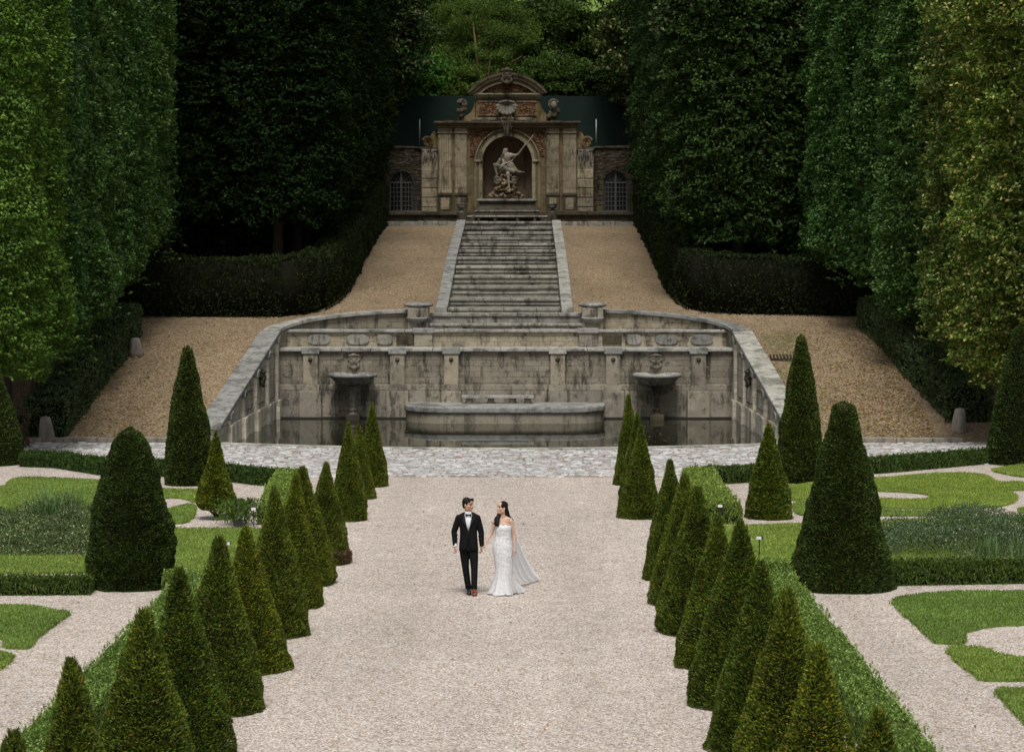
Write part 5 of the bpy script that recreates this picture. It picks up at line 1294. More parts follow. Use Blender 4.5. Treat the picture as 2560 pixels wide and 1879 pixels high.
# (x, y, top height, radius, look)
LC_ = [(-3.78, 20.6, 2.15, .66, 'only its tip showing'), (-3.81, 23.5, 2.27, .66, 'thin knobbly tip'), (-3.62, 26.5, 2.30, .70, 'ragged orange flecked tip'), (-3.64, 29.5, 2.33, .70, 'pale green flank'), (-3.57, 32.5, 2.35, .68, 'dense dark sides'),
       (-3.48, 35.55, 2.12, .66, 'deep green rounded tip'), (-3.42, 38.7, 2.36, .60, 'tall yellowish green tip'), (-3.42, 41.7, 2.29, .60, 'slim and straight'), (-3.42, 44.35, 2.17, .60, 'narrow and a little leaning'), (-3.32, 47.2, 1.98, .53, 'brown scorched foot'),
       (-3.35, 54.4, 2.2, .46, 'plump, just past the gap'), (-3.4, 58.9, 1.82, .40, 'short and slim'), (-3.3, 61.8, 2.12, .45, 'last one by the cobbles')]
RC_ = [(3.74, 21.0, 2.27, .64, 'orange tipped, cut by the frame'), (3.6, 24.0, 2.34, .70, 'tall upright shoots on its tip'), (3.59, 27.0, 2.45, .70, 'blunt bushy tip'), (3.56, 30.0, 2.36, .70, 'rusty pointed tip'), (3.56, 32.9, 2.52, .72, 'tallest, with a wispy tip'),
       (3.51, 35.9, 2.23, .69, 'mossy green pointed tip'), (3.42, 38.95, 2.36, .69, 'yellowish and full'), (3.41, 42.0, 2.26, .63, 'slender olive green'), (3.39, 45.0, 2.24, .54, 'thin dark green'),
       (3.28, 54.9, 2.1, .53, 'plump and short, past the gap'), (3.41, 58.9, 2.1, .46, 'slim, half hidden'), (3.42, 62.3, 2.33, .46, 'last one by the cobbles')]
def put_cone(x, y, h, r, label, meshes, i, hh, rr0):
    e = empty('yew_cone', (x, y, 0), label, 'topiary cone', 'clipped yew cones lining the court', rz=i*1.7)
    e.rotation_euler = (R(rnd.uniform(-1.6, 1.6)), R(rnd.uniform(-1.6, 1.6)), i*1.7)
    o = bpy.data.objects.new('foliage', meshes[i % len(meshes)]); link_obj(o, e); o.scale = (r/rr0*.95, r/rr0*rnd.uniform(.92, .98), h/hh)
    o = bpy.data.objects.new('stem', ctrunk); link_obj(o, e)
for i, (x, y, h, r, lk) in enumerate(LC_):
    put_cone(x, y, h, r, 'groom side row, %s yew cone from the front, %s' % (ORD[i], lk), cones if y < 50 else far_cones, i, 2.3 if y < 50 else 2.1, .66 if y < 50 else .52)
for i, (x, y, h, r, lk) in enumerate(RC_):
    put_cone(x, y, h, r, 'bride side row, %s yew cone from the front, %s' % (ORD[i], lk), cones if y < 50 else far_cones, i+2, 2.3 if y < 50 else 2.1, .66 if y < 50 else .52)
# big specimen cones
BIG = [(-6.62, 44.0, 2.95, .80, P_dome, 'yewdark', 'huge round shouldered yew cone beside the low hedge on the groom side', 66000),
       (6.5, 44.0, 3.42, .97, P_cut, 'yewdark', 'largest flat topped yew cone beside the box hedge on the bride side', 80000),
       (-8.1, 62.3, 3.6, .64, P_mid, 'yewdark', 'tall slim flat topped yew cone before the groom side pool wall', 30000),
       (7.92, 63.0, 3.87, .62, P_mid, 'yewdark', 'tall slim yew cone before the bride side pool wall', 30000),
       (-6.4, 54.6, 2.0, .47, P_skirt, 'yew', 'small pointed yew with a flared skirt and bare stem on the lawn edge', 20000),
       (6.25, 54.9, 2.15, .56, P_std, 'yew', 'small yellowish yew cone at the corner of the bride side lawn', 20000),
       (-14.45, 67.9, 3.1, .95, P_std, 'yewdark', 'wide dark yew cone cut by the frame beside the browned hedge', 26000),
       (14.75, 68.2, 3.9, 1.0, P_cut, 'yewdark', 'broad dark yew cone cut by the frame under the lime tree', 28000)]
for i, (x, y, h, r, pf, mt, lb, n) in enumerate(BIG):
    lift = .22 if pf is P_skirt else 0
    me = cone_mesh('yew_cone_foliage', h-lift, r, n, 60+i, (.046 if y < 50 else .062, .018 if y < 50 else .026), pf, mt, .07 if y < 50 else .05, shoots=30)
    e = empty('large_yew_cone', (x, y, 0), lb, 'topiary cone', 'large specimen yew cones')
    o = bpy.data.objects.new('foliage', me); link_obj(o, e); o.location.z = lift
    if lift:
        m = MB()
        for k in range(7): a = k*.9; m.tube([(0, 0, -.03), (.05*math.cos(a), .05*math.sin(a), .1), (.3*math.cos(a), .3*math.sin(a), .3)], [.035, .025, .012], 6)
        m.build('stem', M['bark'], e, False)
    else: o = bpy.data.objects.new('stem', ctrunk); link_obj(o, e)

# hedges
def poly_len(P_):
    P_ = np.array(P_, float); d = np.linalg.norm(np.diff(P_[:, :2], axis=0), axis=1); return P_, np.concatenate([[0], np.cumsum(d)])
def hedge(name, path, width, height, dens, leaf, mat, label, cat='hedge', group=None, spiky=0.0, seed=1, zf=None, lump=.04, sides=(1, 1), round_=.12, ends=True, tipmat=None):
    rs = np.random.RandomState(seed); P_, S_ = poly_len(path); Lt = S_[-1]
    per = width+2*height; n = int(dens*Lt*per)
    s = rs.rand(n)*Lt; u = rs.rand(n)*per
    top = (u > height) & (u < height+width)
    off = np.where(u < height, -width/2, np.where(top, u-height-width/2, width/2)); hz = np.where(u < height, u, np.where(top, height, per-u))
    out_s = np.where(u < height, -1., np.where(top, 0., 1.)); out_z = np.where(top, 1., .15)
    # end caps
    if ends:
        ne = int(dens*width*height*2); s = np.concatenate([s, np.where(rs.rand(ne) < .5, 0, Lt)]); off = np.concatenate([off, (rs.rand(ne)-.5)*width]); hz = np.concatenate([hz, rs.rand(ne)*height])
        out_s = np.concatenate([out_s, np.zeros(ne)]); out_z = np.concatenate([out_z, np.full(ne, .3)]); n += ne
    edge = np.clip((hz-(height-round_))/round_, 0, 1)*np.clip((np.abs(off)-(width/2-round_))/round_, 0, 1)
    off = off*(1-.10*edge); hz = hz-round_*.35*edge
    px = np.interp(s, S_, P_[:, 0]); py = np.interp(s, S_, P_[:, 1])
    e = .05; tx = np.interp(s+e, S_, P_[:, 0])-np.interp(s-e, S_, P_[:, 0]); ty = np.interp(s+e, S_, P_[:, 1])-np.interp(s-e, S_, P_[:, 1]); L_ = np.hypot(tx, ty)+1e-9; nx, ny = ty/L_, -tx/L_
    q = np.stack([s*1.7+seed*7, off*2, hz*2.2], 1); nz = vnoise(q)*lump+vnoise(q*3.3)*lump*.5-np.abs(rs.randn(n))*lump*.35
    X = px+nx*(off+out_s*nz); Y = py+ny*(off+out_s*nz); Zb = np.array([zf(a) for a in Y]) if zf else 0.0
    Zh = hz+out_z*nz
    c = np.stack([X, Y, Zb+np.maximum(Zh, .02)], 1)
    out = np.stack([nx*out_s, ny*out_s, out_z], 1)
    ax = out*.5+rs.randn(n, 3)*.5+np.array([0, 0, .5+spiky]); nr = out*.6+rs.randn(n, 3)*.5
    parts = [leaves(c, ax, nr, leaf[0]*(.6+.8*rs.rand(n)), leaf[1]*(.7+.6*rs.rand(n)))]
    slots = [0]
    if spiky:
        ns = int(Lt*width*170*spiky)
        s2 = rs.rand(ns)*Lt; o2 = (rs.rand(ns)-.5)*width*1.02; hh = .03+.085*rs.rand(ns)**1.3
        px = np.interp(s2, S_, P_[:, 0]); py = np.interp(s2, S_, P_[:, 1]); tx = np.interp(s2+e, S_, P_[:, 0])-np.interp(s2-e, S_, P_[:, 0]); ty = np.interp(s2+e, S_, P_[:, 1])-np.interp(s2-e, S_, P_[:, 1]); L_ = np.hypot(tx, ty)+1e-9
        bx0 = px+ty/L_*o2; by0 = py-tx/L_*o2; lean = rs.randn(ns, 2)*.25
        K = 9
        for k in range(K):
            f = (k+.5)/K; z_ = height-.02+hh*f; a = rs.rand(ns)*6.28; r0 = .012*(1-.5*f)
            c2 = np.stack([bx0+lean[:, 0]*hh*f+np.cos(a)*r0, by0+lean[:, 1]*hh*f+np.sin(a)*r0, (np.array([zf(y_) for y_ in by0]) if zf else 0)+z_], 1)
            parts.append(leaves(c2, np.stack([np.cos(a)*1.1, np.sin(a)*1.1, .55+0*a], 1), np.stack([-.4*np.cos(a), -.4*np.sin(a), 1+0*a], 1), leaf[0]*.8, leaf[1]*1.15)); slots.append(1)
    # core
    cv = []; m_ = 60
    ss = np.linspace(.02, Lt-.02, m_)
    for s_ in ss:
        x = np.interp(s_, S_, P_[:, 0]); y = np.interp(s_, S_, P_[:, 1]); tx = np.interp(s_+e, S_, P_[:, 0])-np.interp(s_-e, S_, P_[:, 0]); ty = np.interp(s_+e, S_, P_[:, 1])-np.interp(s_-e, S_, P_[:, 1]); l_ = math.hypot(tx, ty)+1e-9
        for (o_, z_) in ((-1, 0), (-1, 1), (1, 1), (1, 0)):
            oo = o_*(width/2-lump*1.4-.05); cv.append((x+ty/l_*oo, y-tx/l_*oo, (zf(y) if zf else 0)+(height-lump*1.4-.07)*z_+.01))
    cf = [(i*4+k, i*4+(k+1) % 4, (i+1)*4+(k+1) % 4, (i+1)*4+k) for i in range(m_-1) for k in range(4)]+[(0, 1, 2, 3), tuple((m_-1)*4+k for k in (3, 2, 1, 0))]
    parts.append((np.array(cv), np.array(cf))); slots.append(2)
    V, F_ = merge(parts); me = np_mesh(name, V, F_); me.materials.append(M[mat]); me.materials.append(M[tipmat or mat]); me.materials.append(M['twig_shade']); set_slots(me, parts, slots); o = bpy.data.objects.new(name, me); COL.objects.link(o)
    tag(o, label, cat, group, 'thing'); return o
M['boxmid'] = foliage('box_leaves', [(0, (.07, .11, .02)), (.5, (.14, .21, .042)), (1, (.25, .34, .08))], trans=.15, pscale=3)
M['boxtip'] = foliage('box_shoots', [(0, (.04, .075, .016)), (.5, (.07, .125, .025)), (1, (.13, .19, .04))], trans=.2, pscale=3)
H = 'low box hedges edging the parterre'
hedge('box_hedge', [(-5.22, 18), (-5.2, 42.6)], .62, .44, 2900, (.05, .022), 'boxmid', 'bright green low box hedge behind the groom side row of cones', group=H, spiky=1.0, seed=2, tipmat='boxlight')
hedge('box_hedge', [(5.22, 18), (5.15, 43.0)], .62, .44, 2900, (.05, .022), 'boxmid', 'bright green low box hedge behind the bride side row of cones', group=H, spiky=1.0, seed=3, tipmat='boxlight')
hedge('box_hedge', [(-4.95, 53.5), (-5.15, 57), (-5.35, 61.8)], .8, .44, 1900, (.07, .028), 'boxmid', 'short fresh green box hedge between the groom side cones and the gravel path', group=H, spiky=.6, seed=4, tipmat='boxlight')
hedge('box_hedge', [(5.15, 53.6), (5.1, 57), (5.15, 62)], .8, .46, 1900, (.07, .028), 'boxmid', 'short fresh green box hedge between the bride side cones and the gravel path', group=H, spiky=.6, seed=5, tipmat='boxlight')
def arc_path(sg):
    if sg < 0: pts = [(57, 1165), (150, 1168), (267, 1187), (420, 1190), (560, 1200), (650, 1211), (735, 1216)]
    else: pts = [(1730, 1206), (1800, 1208), (1890, 1203), (2000, 1190), (2180, 1183), (2330, 1170), (2462, 1158)]
    return [G(px, py) for px, py in pts]
hedge('box_hedge', arc_path(-1), .5, .42, 1900, (.07, .028), 'boxdark', 'dark green curved box hedge along the cobbles on the groom side', group=H, spiky=.7, seed=6, tipmat='boxtip')
hedge('box_hedge', arc_path(1), .5, .42, 1900, (.07, .028), 'boxdark', 'dark green curved box hedge along the cobbles on the bride side', group=H, spiky=.7, seed=7, tipmat='boxtip')
hedge('box_hedge', [(-13, 43.0), (-7.2, 43.2)], .7, .29, 2300, (.06, .024), 'boxdark', 'dark box hedge running away from the huge round shouldered cone', group=H, spiky=1.3, seed=8, tipmat='boxtip')
hedge('box_hedge', [(7.2, 44.4), (14, 45.2)], .75, .40, 2300, (.06, .024), 'boxdark', 'dark box hedge running away from the largest flat topped cone', group=H, spiky=1.3, seed=9, tipmat='boxtip')
hedge('box_hedge', [(-5.9, 43.5), (-4.78, 43.4)], .7, .34, 2300, (.06, .024), 'boxmid', 'stub of box hedge between the huge cone and the groom side row', group=H, spiky=1.2, seed=10, tipmat='boxlight')
hedge('box_hedge', [(5.5, 44.2), (4.7, 44.0)], .75, .44, 2300, (.06, .024), 'boxmid', 'stub of box hedge between the largest cone and the bride side row', group=H, spiky=1.2, seed=11, tipmat='boxlight')
# big yew hedges flanking the stairs
for sg, who in ((-1, 'groom side'), (1, 'bride side')):
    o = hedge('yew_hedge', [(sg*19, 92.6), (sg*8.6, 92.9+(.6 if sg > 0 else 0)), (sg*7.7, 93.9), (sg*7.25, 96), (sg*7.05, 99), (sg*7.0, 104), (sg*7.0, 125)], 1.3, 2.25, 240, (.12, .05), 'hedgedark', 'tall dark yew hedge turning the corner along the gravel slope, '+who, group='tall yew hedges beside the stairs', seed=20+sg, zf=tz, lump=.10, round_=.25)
# hedges under the tree rows
hedge('clipped_hedge', [(-14.6, 76.0), (-14.1, 88.2)], 1.5, 1.25, 420, (.10, .05), 'ivy', 'dense clipped privet hedge under the hornbeam trees on the groom side', group='clipped hedges under the trees', seed=30, zf=tz, lump=.09, round_=.25)
hedge('clipped_hedge', [(15.1, 77.6), (14.5, 83), (13.9, 90.2)], 1.5, 1.2, 420, (.10, .05), 'ivy', 'dense clipped privet hedge under the lime trees on the bride side', group='clipped hedges under the trees', seed=31, zf=tz, lump=.09, round_=.25)
hedge('browned_hedge', [(-15.2, 71.6), (-15.0, 73.6)], .9, 1.2, 500, (.08, .04), 'brownhedge', 'short browned hedge between the dark cone and the stone bollard', seed=32, lump=.1)
hedge('clipped_hedge', [(16.4, 73.6), (16.2, 76.0)], 1.0, 1.2, 420, (.09, .045), 'ivy', 'short green hedge behind the broad cone by the lime tree', group='clipped hedges under the trees', seed=33, lump=.1)

# ---- trees with clipped wall-like crowns
def crown_wall(name, w, d, h, n, leaf, seed, mat, ragged=.5, amp=.35, layer=1.0, droop=.2, fold=.55):
    rs = np.random.RandomState(seed)
    th = rs.rand(n)*2*np.pi; e = 2/2.9
    ct, st_ = np.cos(th), np.sin(th); ux = np.sign(ct)*np.abs(ct)**e; uy = np.sign(st_)*np.abs(st_)**e
    z = rs.rand(n)*h
    P0 = np.stack([ux*w/2, uy*d/2, z], 1)
    q = P0*np.array([.75, .75, .55])+seed*11.3
    big = vnoise(q)*.6+vnoise(q*2.3)*.45+vnoise(P0*np.array([1.4, 1.4, 3.2])+seed)*.55*layer+vnoise(P0*np.array([3.4, 3.4, 6.5])+seed)*.3*layer+fold*vnoise(P0*np.array([1.15, 1.15, .09])+seed*5.7)
    low = np.clip(1-z/1.5, 0, 1)
    k = amp*big-np.abs(rs.randn(n))*.13-low**1.3*(.5+.7*ragged)+.15*rs.rand(n)
    outx = ux; outy = uy; ln = np.hypot(outx, outy)+1e-9; outx = outx/ln; outy = outy/ln
    c = P0+np.stack([outx*k, outy*k, -.25*np.maximum(big, 0)*layer+0*k], 1)
    keep = (z > .12+.75*(vnoise(P0*1.3+seed)*.5+.5)*ragged) & (big > -.55)
    c = c[keep]; n2 = len(c); out = np.stack([outx, outy, 0*outx], 1)[keep]
    ax = out*.7+rs.randn(n2, 3)*.45+np.array([0, 0, -droop]); nr = out*.55+rs.randn(n2, 3)*.38+np.array([0, 0, .65])
    parts = [leaves(c, ax, nr, leaf[0]*(.6+.8*rs.rand(n2)), leaf[1]*(.7+.6*rs.rand(n2)), .15)]
    # inner fill
    m_ = n//6; th = rs.rand(m_)*6.28; rr_ = .70+.22*rs.rand(m_); z = rs.rand(m_)*h
    c = np.stack([np.cos(th)*w/2*rr_, np.sin(th)*d/2*rr_, z], 1); c = c[z > .7]; parts.append(leaves(c, rs.randn(len(c), 3), rs.randn(len(c), 3), leaf[0]*2.2, leaf[1]*2.6))
    # shoots poking out of the clipped face
    ns = 700; th = rs.rand(ns)*6.28; ct, st_ = np.cos(th), np.sin(th); x0 = np.sign(ct)*np.abs(ct)**e*w/2; y0 = np.sign(st_)*np.abs(st_)**e*d/2; z0 = .3+rs.rand(ns)*(h-.3); ln = np.hypot(x0, y0); ox, oy = x0/ln, y0/ln; Ls = .25+.55*rs.rand(ns)**2; up = .5*rs.randn(ns)*.6+.1
    for k2 in range(9):
        f2 = (k2+.5)/9; c = np.stack([x0+ox*Ls*f2, y0+oy*Ls*f2, z0+up*Ls*f2], 1)+rs.randn(ns, 3)*.035
        parts.append(leaves(c, np.stack([ox, oy, up], 1)+rs.randn(ns, 3)*.5, rs.randn(ns, 3)*.4+np.array([0, 0, .8]), leaf[0]*1.05, leaf[1]))
    V, F_ = merge(parts); me = np_mesh(name, V, F_); me.materials.append(M[mat]); return me
def tree_trunk(name, h, r, seed, spread=1.3):
    rs = random.Random(seed); m = MB(); pts = [(0, 0, -.3)]+[(rs.uniform(-.1, .1)*i/3, rs.uniform(-.1, .1)*i/3, h*i/6) for i in range(1, 7)]
    m.tube(pts, [r*1.25]+[r*(1-.11*i) for i in range(1, 7)], 9)
    for k in range(14):
        z0 = h*rs.uniform(.18, .9); a = rs.uniform(0, 6.28); L_ = spread*rs.uniform(.7, 1.2)
        m.tube([(0, 0, z0), (L_*.5*math.cos(a), L_*.5*math.sin(a), z0+L_*.35), (L_*math.cos(a), L_*math.sin(a), z0+L_*.55)], [r*.35, r*.2, r*.08], 6)
    me = bpy.data.meshes.new(name); me.from_pydata([tuple(v) for v in m.v], [], m.f); me.materials.append(M['bark']); return me
CW = {}
def cw(key, *a, **k):
    CW[key] = crown_wall('crown_leaves', *a, **k)
cw('bright', 4.9, 4.9, 15.5, 95000, (.12, .075), 1, 'hornbright', amp=.45, ragged=.8, layer=.9, fold=.9)
cw('horn0', 4.9, 4.9, 15.5, 95000, (.125, .08), 2, 'horn', amp=.5, ragged=.8, layer=.7, fold=1.0)
cw('horn1', 4.9, 4.9, 15.5, 95000, (.125, .08), 3, 'horn', amp=.5, ragged=.8, layer=.7, fold=1.0)
cw('lime0', 5.2, 5.2, 15.5, 85000, (.13, .08), 4, 'lime', amp=.65, ragged=1.2, layer=1.5)
cw('lime1', 5.2, 5.2, 15.5, 85000, (.13, .08), 5, 'lime', amp=.65, ragged=1.2, layer=1.5)
cw('dark0', 4.9, 4.9, 15.5, 80000, (.14, .09), 6, 'horndark', amp=.5, ragged=1, layer=1.6)
cw('dark1', 4.9, 4.9, 15.5, 80000, (.14, .09), 7, 'horndark', amp=.5, ragged=1, layer=1.6)
cw('mid0', 4.9, 4.9, 15.5, 80000, (.14, .09), 8, 'hornmid', amp=.65, ragged=1.2, layer=1.8)
cw('mid1', 4.9, 4.9, 15.5, 80000, (.14, .09), 9, 'hornmid', amp=.65, ragged=1.2, layer=1.8)
trk = [tree_trunk('tree_trunk', 14, .24, 70+i) for i in range(3)]
tcount = 0
def wtree(name, key, x, y, label, cat, group, lift=3.0, sc_=(1, 1, 1), rz=None):
    global tcount; tcount += 1
    z = tz(y); e = empty(name, (x, y, z), label, cat, group, rz if rz is not None else (tcount % 4)*math.pi/2)
    o = bpy.data.objects.new('crown', CW[key]); link_obj(o, e); o.location.z = lift; o.scale = sc_
    o = bpy.data.objects.new('trunk', trk[tcount % 3]); link_obj(o, e)
    return e
# groom side row along the slope
g1 = 'clipped hornbeams on the groom side slope'
wtree('hornbeam_tree', 'bright', -15.7, 70.6, 'brightest fresh green clipped hornbeam, cut by the frame edge', 'tree', g1, 2.0)
for i, (y, key, x) in enumerate(((76.2, 'horn0', -15.9), (80.8, 'horn1', -15.7), (85.4, 'horn0', -15.5), (90.0, 'horn1', -15.4), (94.6, 'horn0', -15.6))):
    wtree('hornbeam_tree', key, x, y, 'glossy green clipped hornbeam, %s behind the brightest one' % ['first', 'second', 'third', 'fourth', 'fifth'][i], 'tree', g1, 2.2)
g2 = 'flowering limes on the bride side slope'
for i, (x, y, key, lb) in enumerate(((16.9, 74.5, 'lime0', 'yellow flowering lime tree cut by the frame edge, above the broad cone'), (16.6, 79.2, 'lime1', 'yellow flowering lime tree above the grey bollard'), (15.8, 84.0, 'horn0', 'green lime tree with few flowers, between the flowering lime and the smooth green ones'),
        (15.0, 88.6, 'horn1', 'green clipped tree overhanging the gravel slope, bride side'), (14.3, 93.2, 'horn0', 'green clipped tree overhanging the corner of the dark hedge, bride side'))):
    wtree('lime_tree' if 'lime' in key else 'hornbeam_tree', key, x, y, lb, 'tree', g2, 1.5)
wtree('lime_tree', 'lime1', 18.0, 69.5, 'yellow flowering lime tree whose crown hangs in at the frame edge', 'tree', g2, 3.5)
# backing trees (close the gaps)
for i, (x, y, key) in enumerate(((-20.6, 79, 'horn1'), (-20.6, 84.5, 'horn0'), (-20.4, 90, 'horn1'), (20.8, 84, 'horn0'), (20.2, 89.5, 'horn1'), (19.6, 95, 'horn0'))):
    wtree('hornbeam_tree', key, x, y, 'second rank green tree, %s on the %s' % (['first', 'second', 'third'][i % 3], 'groom side' if x < 0 else 'bride side'), 'tree', 'second rank of trees beside the slopes', 2.5)
# dark bosquets beside the stairs
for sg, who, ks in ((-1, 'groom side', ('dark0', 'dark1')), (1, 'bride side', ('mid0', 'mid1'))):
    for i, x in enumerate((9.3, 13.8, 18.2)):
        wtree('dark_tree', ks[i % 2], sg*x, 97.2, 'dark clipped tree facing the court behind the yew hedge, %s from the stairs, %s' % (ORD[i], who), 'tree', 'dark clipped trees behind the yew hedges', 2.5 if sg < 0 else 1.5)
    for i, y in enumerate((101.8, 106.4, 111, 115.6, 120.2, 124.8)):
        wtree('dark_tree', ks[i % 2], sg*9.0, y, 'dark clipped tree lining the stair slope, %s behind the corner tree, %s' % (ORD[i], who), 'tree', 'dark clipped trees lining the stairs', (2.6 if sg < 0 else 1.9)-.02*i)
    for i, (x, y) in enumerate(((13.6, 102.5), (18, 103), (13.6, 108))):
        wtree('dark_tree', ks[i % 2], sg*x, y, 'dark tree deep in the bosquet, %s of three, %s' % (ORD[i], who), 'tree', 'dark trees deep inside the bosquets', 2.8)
# ---- freely grown trees behind the pavilion
def crown_blob(name, R3, ncl, nleaf, cr_, leaf, seed, mat, flat=.45, hang=0.0, zc=None):
    rs = np.random.RandomState(seed); u = unit(rs.randn(ncl, 3)); rad = rs.rand(ncl)**.35
    cc = u*rad[:, None]*np.array(R3)
    cc *= (1+.18*vnoise(u*2.1+seed))[:, None]
    idx = rs.randint(0, ncl, nleaf); d = unit(rs.randn(nleaf, 3))*(rs.rand(nleaf, 1)**.45)*cr_*(.6+.8*rs.rand(ncl))[idx][:, None]
    d[:, 2] *= flat; d[:, 2] -= hang*np.hypot(d[:, 0], d[:, 1])
    c = cc[idx]+d; c[:, 2] += (zc if zc is not None else R3[2])
    c[:, 2] = np.maximum(c[:, 2], .1)
    out = unit(cc[idx]+1e-3)
    v, f = leaves(c, out*.4+rs.randn(nleaf, 3)*.6+np.array([0, 0, -.15]), rs.randn(nleaf, 3)*.45+np.array([0, 0, .8])+out*.3, leaf[0]*(.6+.8*rs.rand(nleaf)), leaf[1]*(.7+.6*rs.rand(nleaf)), .1)
    me = np_mesh(name, v, f); me.materials.append(M[mat]); return me
def ftree(name, x, y, R3, zc, mat, label, seed, ncl=160, nleaf=26000, cr_=.9, leaf=(.22, .14), hang=.0, trunk=True, bark='bark', group='trees on the hillside'):
    e = empty(name, (x, y, tz(y)), label, 'tree', group)
    o = bpy.data.objects.new('crown', crown_blob('crown_leaves', R3, ncl, nleaf, cr_, leaf, seed, mat, hang=hang, zc=zc)); link_obj(o, e)
    m = MB(); rs = random.Random(seed)
    m.tube([(0, 0, -.4), (.1, 0, zc*.4), (.15, .1, zc*.9), (.1, 0, zc+R3[2]*.5)], [.24, .18, .12, .04], 8)
    for k in range(10):
        a = rs.uniform(0, 6.28); z0 = zc*rs.uniform(.35, 1.1); L_ = max(R3[0], 1)*rs.uniform(.5, .85)
        m.tube([(.1, 0, z0), (L_*.5*math.cos(a), L_*.5*math.sin(a), z0+L_*.45), (L_*math.cos(a), L_*math.sin(a), z0+L_*.7)], [.09, .05, .015], 6)
    m.build('trunk', M[bark], e, False, smooth=True)
    return e
ac = ftree('acacia_tree', -1.6, 137.5, (3.4, 2.2, 3.6), 7.6, 'acacia', 'feathery light green tree with a thin ochre forked trunk above the pavilion', 101, 190, 42000, .75, (.14, .05), .35, bark='yellowbark')
m = MB()
m.tube([(-1.7, 136.4, 9), (-1.75, 136.3, 14.5), (-1.95, 136.3, 16.2), (-2.2, 136.5, 18.5)], [.13, .10, .08, .03], 8); m.tube([(-1.75, 135.5, 14.2), (-1.3, 135.4, 15.4), (-1.2, 135.3, 16.6)], [.07, .05, .02], 6)
m.tube([(-1.2, 135.5, 12.5), (-1.0, 135.4, 14.6), (-.75, 135.3, 15.8)], [.06, .05, .02], 6); m.tube([(.3, 135.5, 12.5), (.5, 135.4, 14.2), (.8, 135.3, 15.2)], [.06, .045, .02], 6)
m.tube([(-2.6, 135.4, 13), (-2.9, 135.4, 14.6), (-3.4, 135.3, 15.8)], [.05, .04, .02], 6)
o = m.build('limbs', M['yellowbark'], ac, smooth=True)
FT = [('maple_tree', -5.6, 134.5, (2.6, 1.8, 1.8), 6.6, 'brightbush', 'bright green spreading maple just above the mesh screen', .75, (.2, .13)),
      ('forest_tree', -8.5, 139, (3.2, 2.6, 4.6), 7.6, 'forest', 'dark leafy tree behind the groom side end of the mesh screen', .9, (.22, .13)),
      ('forest_tree', -4.4, 143.0, (3.0, 2.6, 3.6), 6.6, 'forest', 'dark tree behind the bright maple', .9, (.22, .13)),
      ('forest_tree', 4.6, 139.0, (3.0, 2.4, 4.2), 6.4, 'forest', 'dark leafy tree beside the feathery light green one', .9, (.2, .13)),
      ('forest_tree', 8.6, 137.5, (3.2, 2.6, 4.6), 7.4, 'forest', 'dark leafy tree behind the bride side end of the mesh screen', .95, (.2, .12)),
      ('young_tree', 2.3, 135.0, (2.0, 1.4, 1.8), 6.4, 'acacia', 'small pale green tree right above the curved pediment', .6, (.16, .07)),
      ('young_tree', 5.4, 134.4, (2.2, 1.4, 1.3), 6.4, 'forest', 'low leafy bush tree over the bride side of the mesh screen', .6, (.18, .11)),
      ('young_tree', -2.9, 134.6, (2.1, 1.4, 1.2), 6.2, 'acacia', 'low pale green tree between the maple and the pediment', .6, (.16, .07)),
      ('hill_tree', 2.6, 148, (3.2, 3, 3.2), 6.6, 'acacia', 'light green tree on the hillside behind the feathery one', .9, (.22, .12)),
      ('forest_tree', 9.5, 147, (4, 3, 4), 7.0, 'forest', 'tall dark tree high on the slope, bride side', 1.0, (.24, .14)),
      ('forest_tree', -10, 149, (4, 3, 4.4), 6.6, 'forest', 'tall dark tree high on the slope, groom side', 1.0, (.24, .14)),
      ('forest_tree', 5.5, 153, (3, 2.4, 2.2), 5.2, 'forest', 'dark rounded tree near the hilltop grass', .9, (.24, .14))]
FT += [('forest_tree', x, y, (3.4, 2.6, 3.8), 5.6, 'forest', 'dark hillside tree, %s of the second rank behind the feathery one' % ORD[k], 1.0, (.24, .15)) for k, (x, y) in enumerate(((-6.5, 156), (-1.5, 157), (9, 158), (13.5, 152), (-13.5, 153), (-2.2, 144.5), (1.2, 143)))]
for i, (nm, x, y, R3, zc, mt, lb, c__, lf) in enumerate(FT):
    ftree(nm, x, y, R3, zc, mt, lb, 110+i, 130, 24000, c__, lf)
# overhanging crowns at the inner top corners
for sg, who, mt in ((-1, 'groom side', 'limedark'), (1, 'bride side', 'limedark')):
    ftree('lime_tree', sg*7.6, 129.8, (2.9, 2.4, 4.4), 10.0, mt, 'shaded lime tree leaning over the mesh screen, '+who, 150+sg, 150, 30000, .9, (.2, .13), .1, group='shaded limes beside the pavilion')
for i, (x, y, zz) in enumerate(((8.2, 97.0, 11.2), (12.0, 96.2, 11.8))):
    ftree('lime_tree', x, y, (2.4, 1.6, 1.8), zz, 'limedark', ['lime bough with cream flower clusters above the dark trees near the stairs', 'lime bough with cream flower clusters further from the stairs'][i], 160+i, 70, 14000, .7, (.2, .12), .2, group='flowering limes above the dark trees')

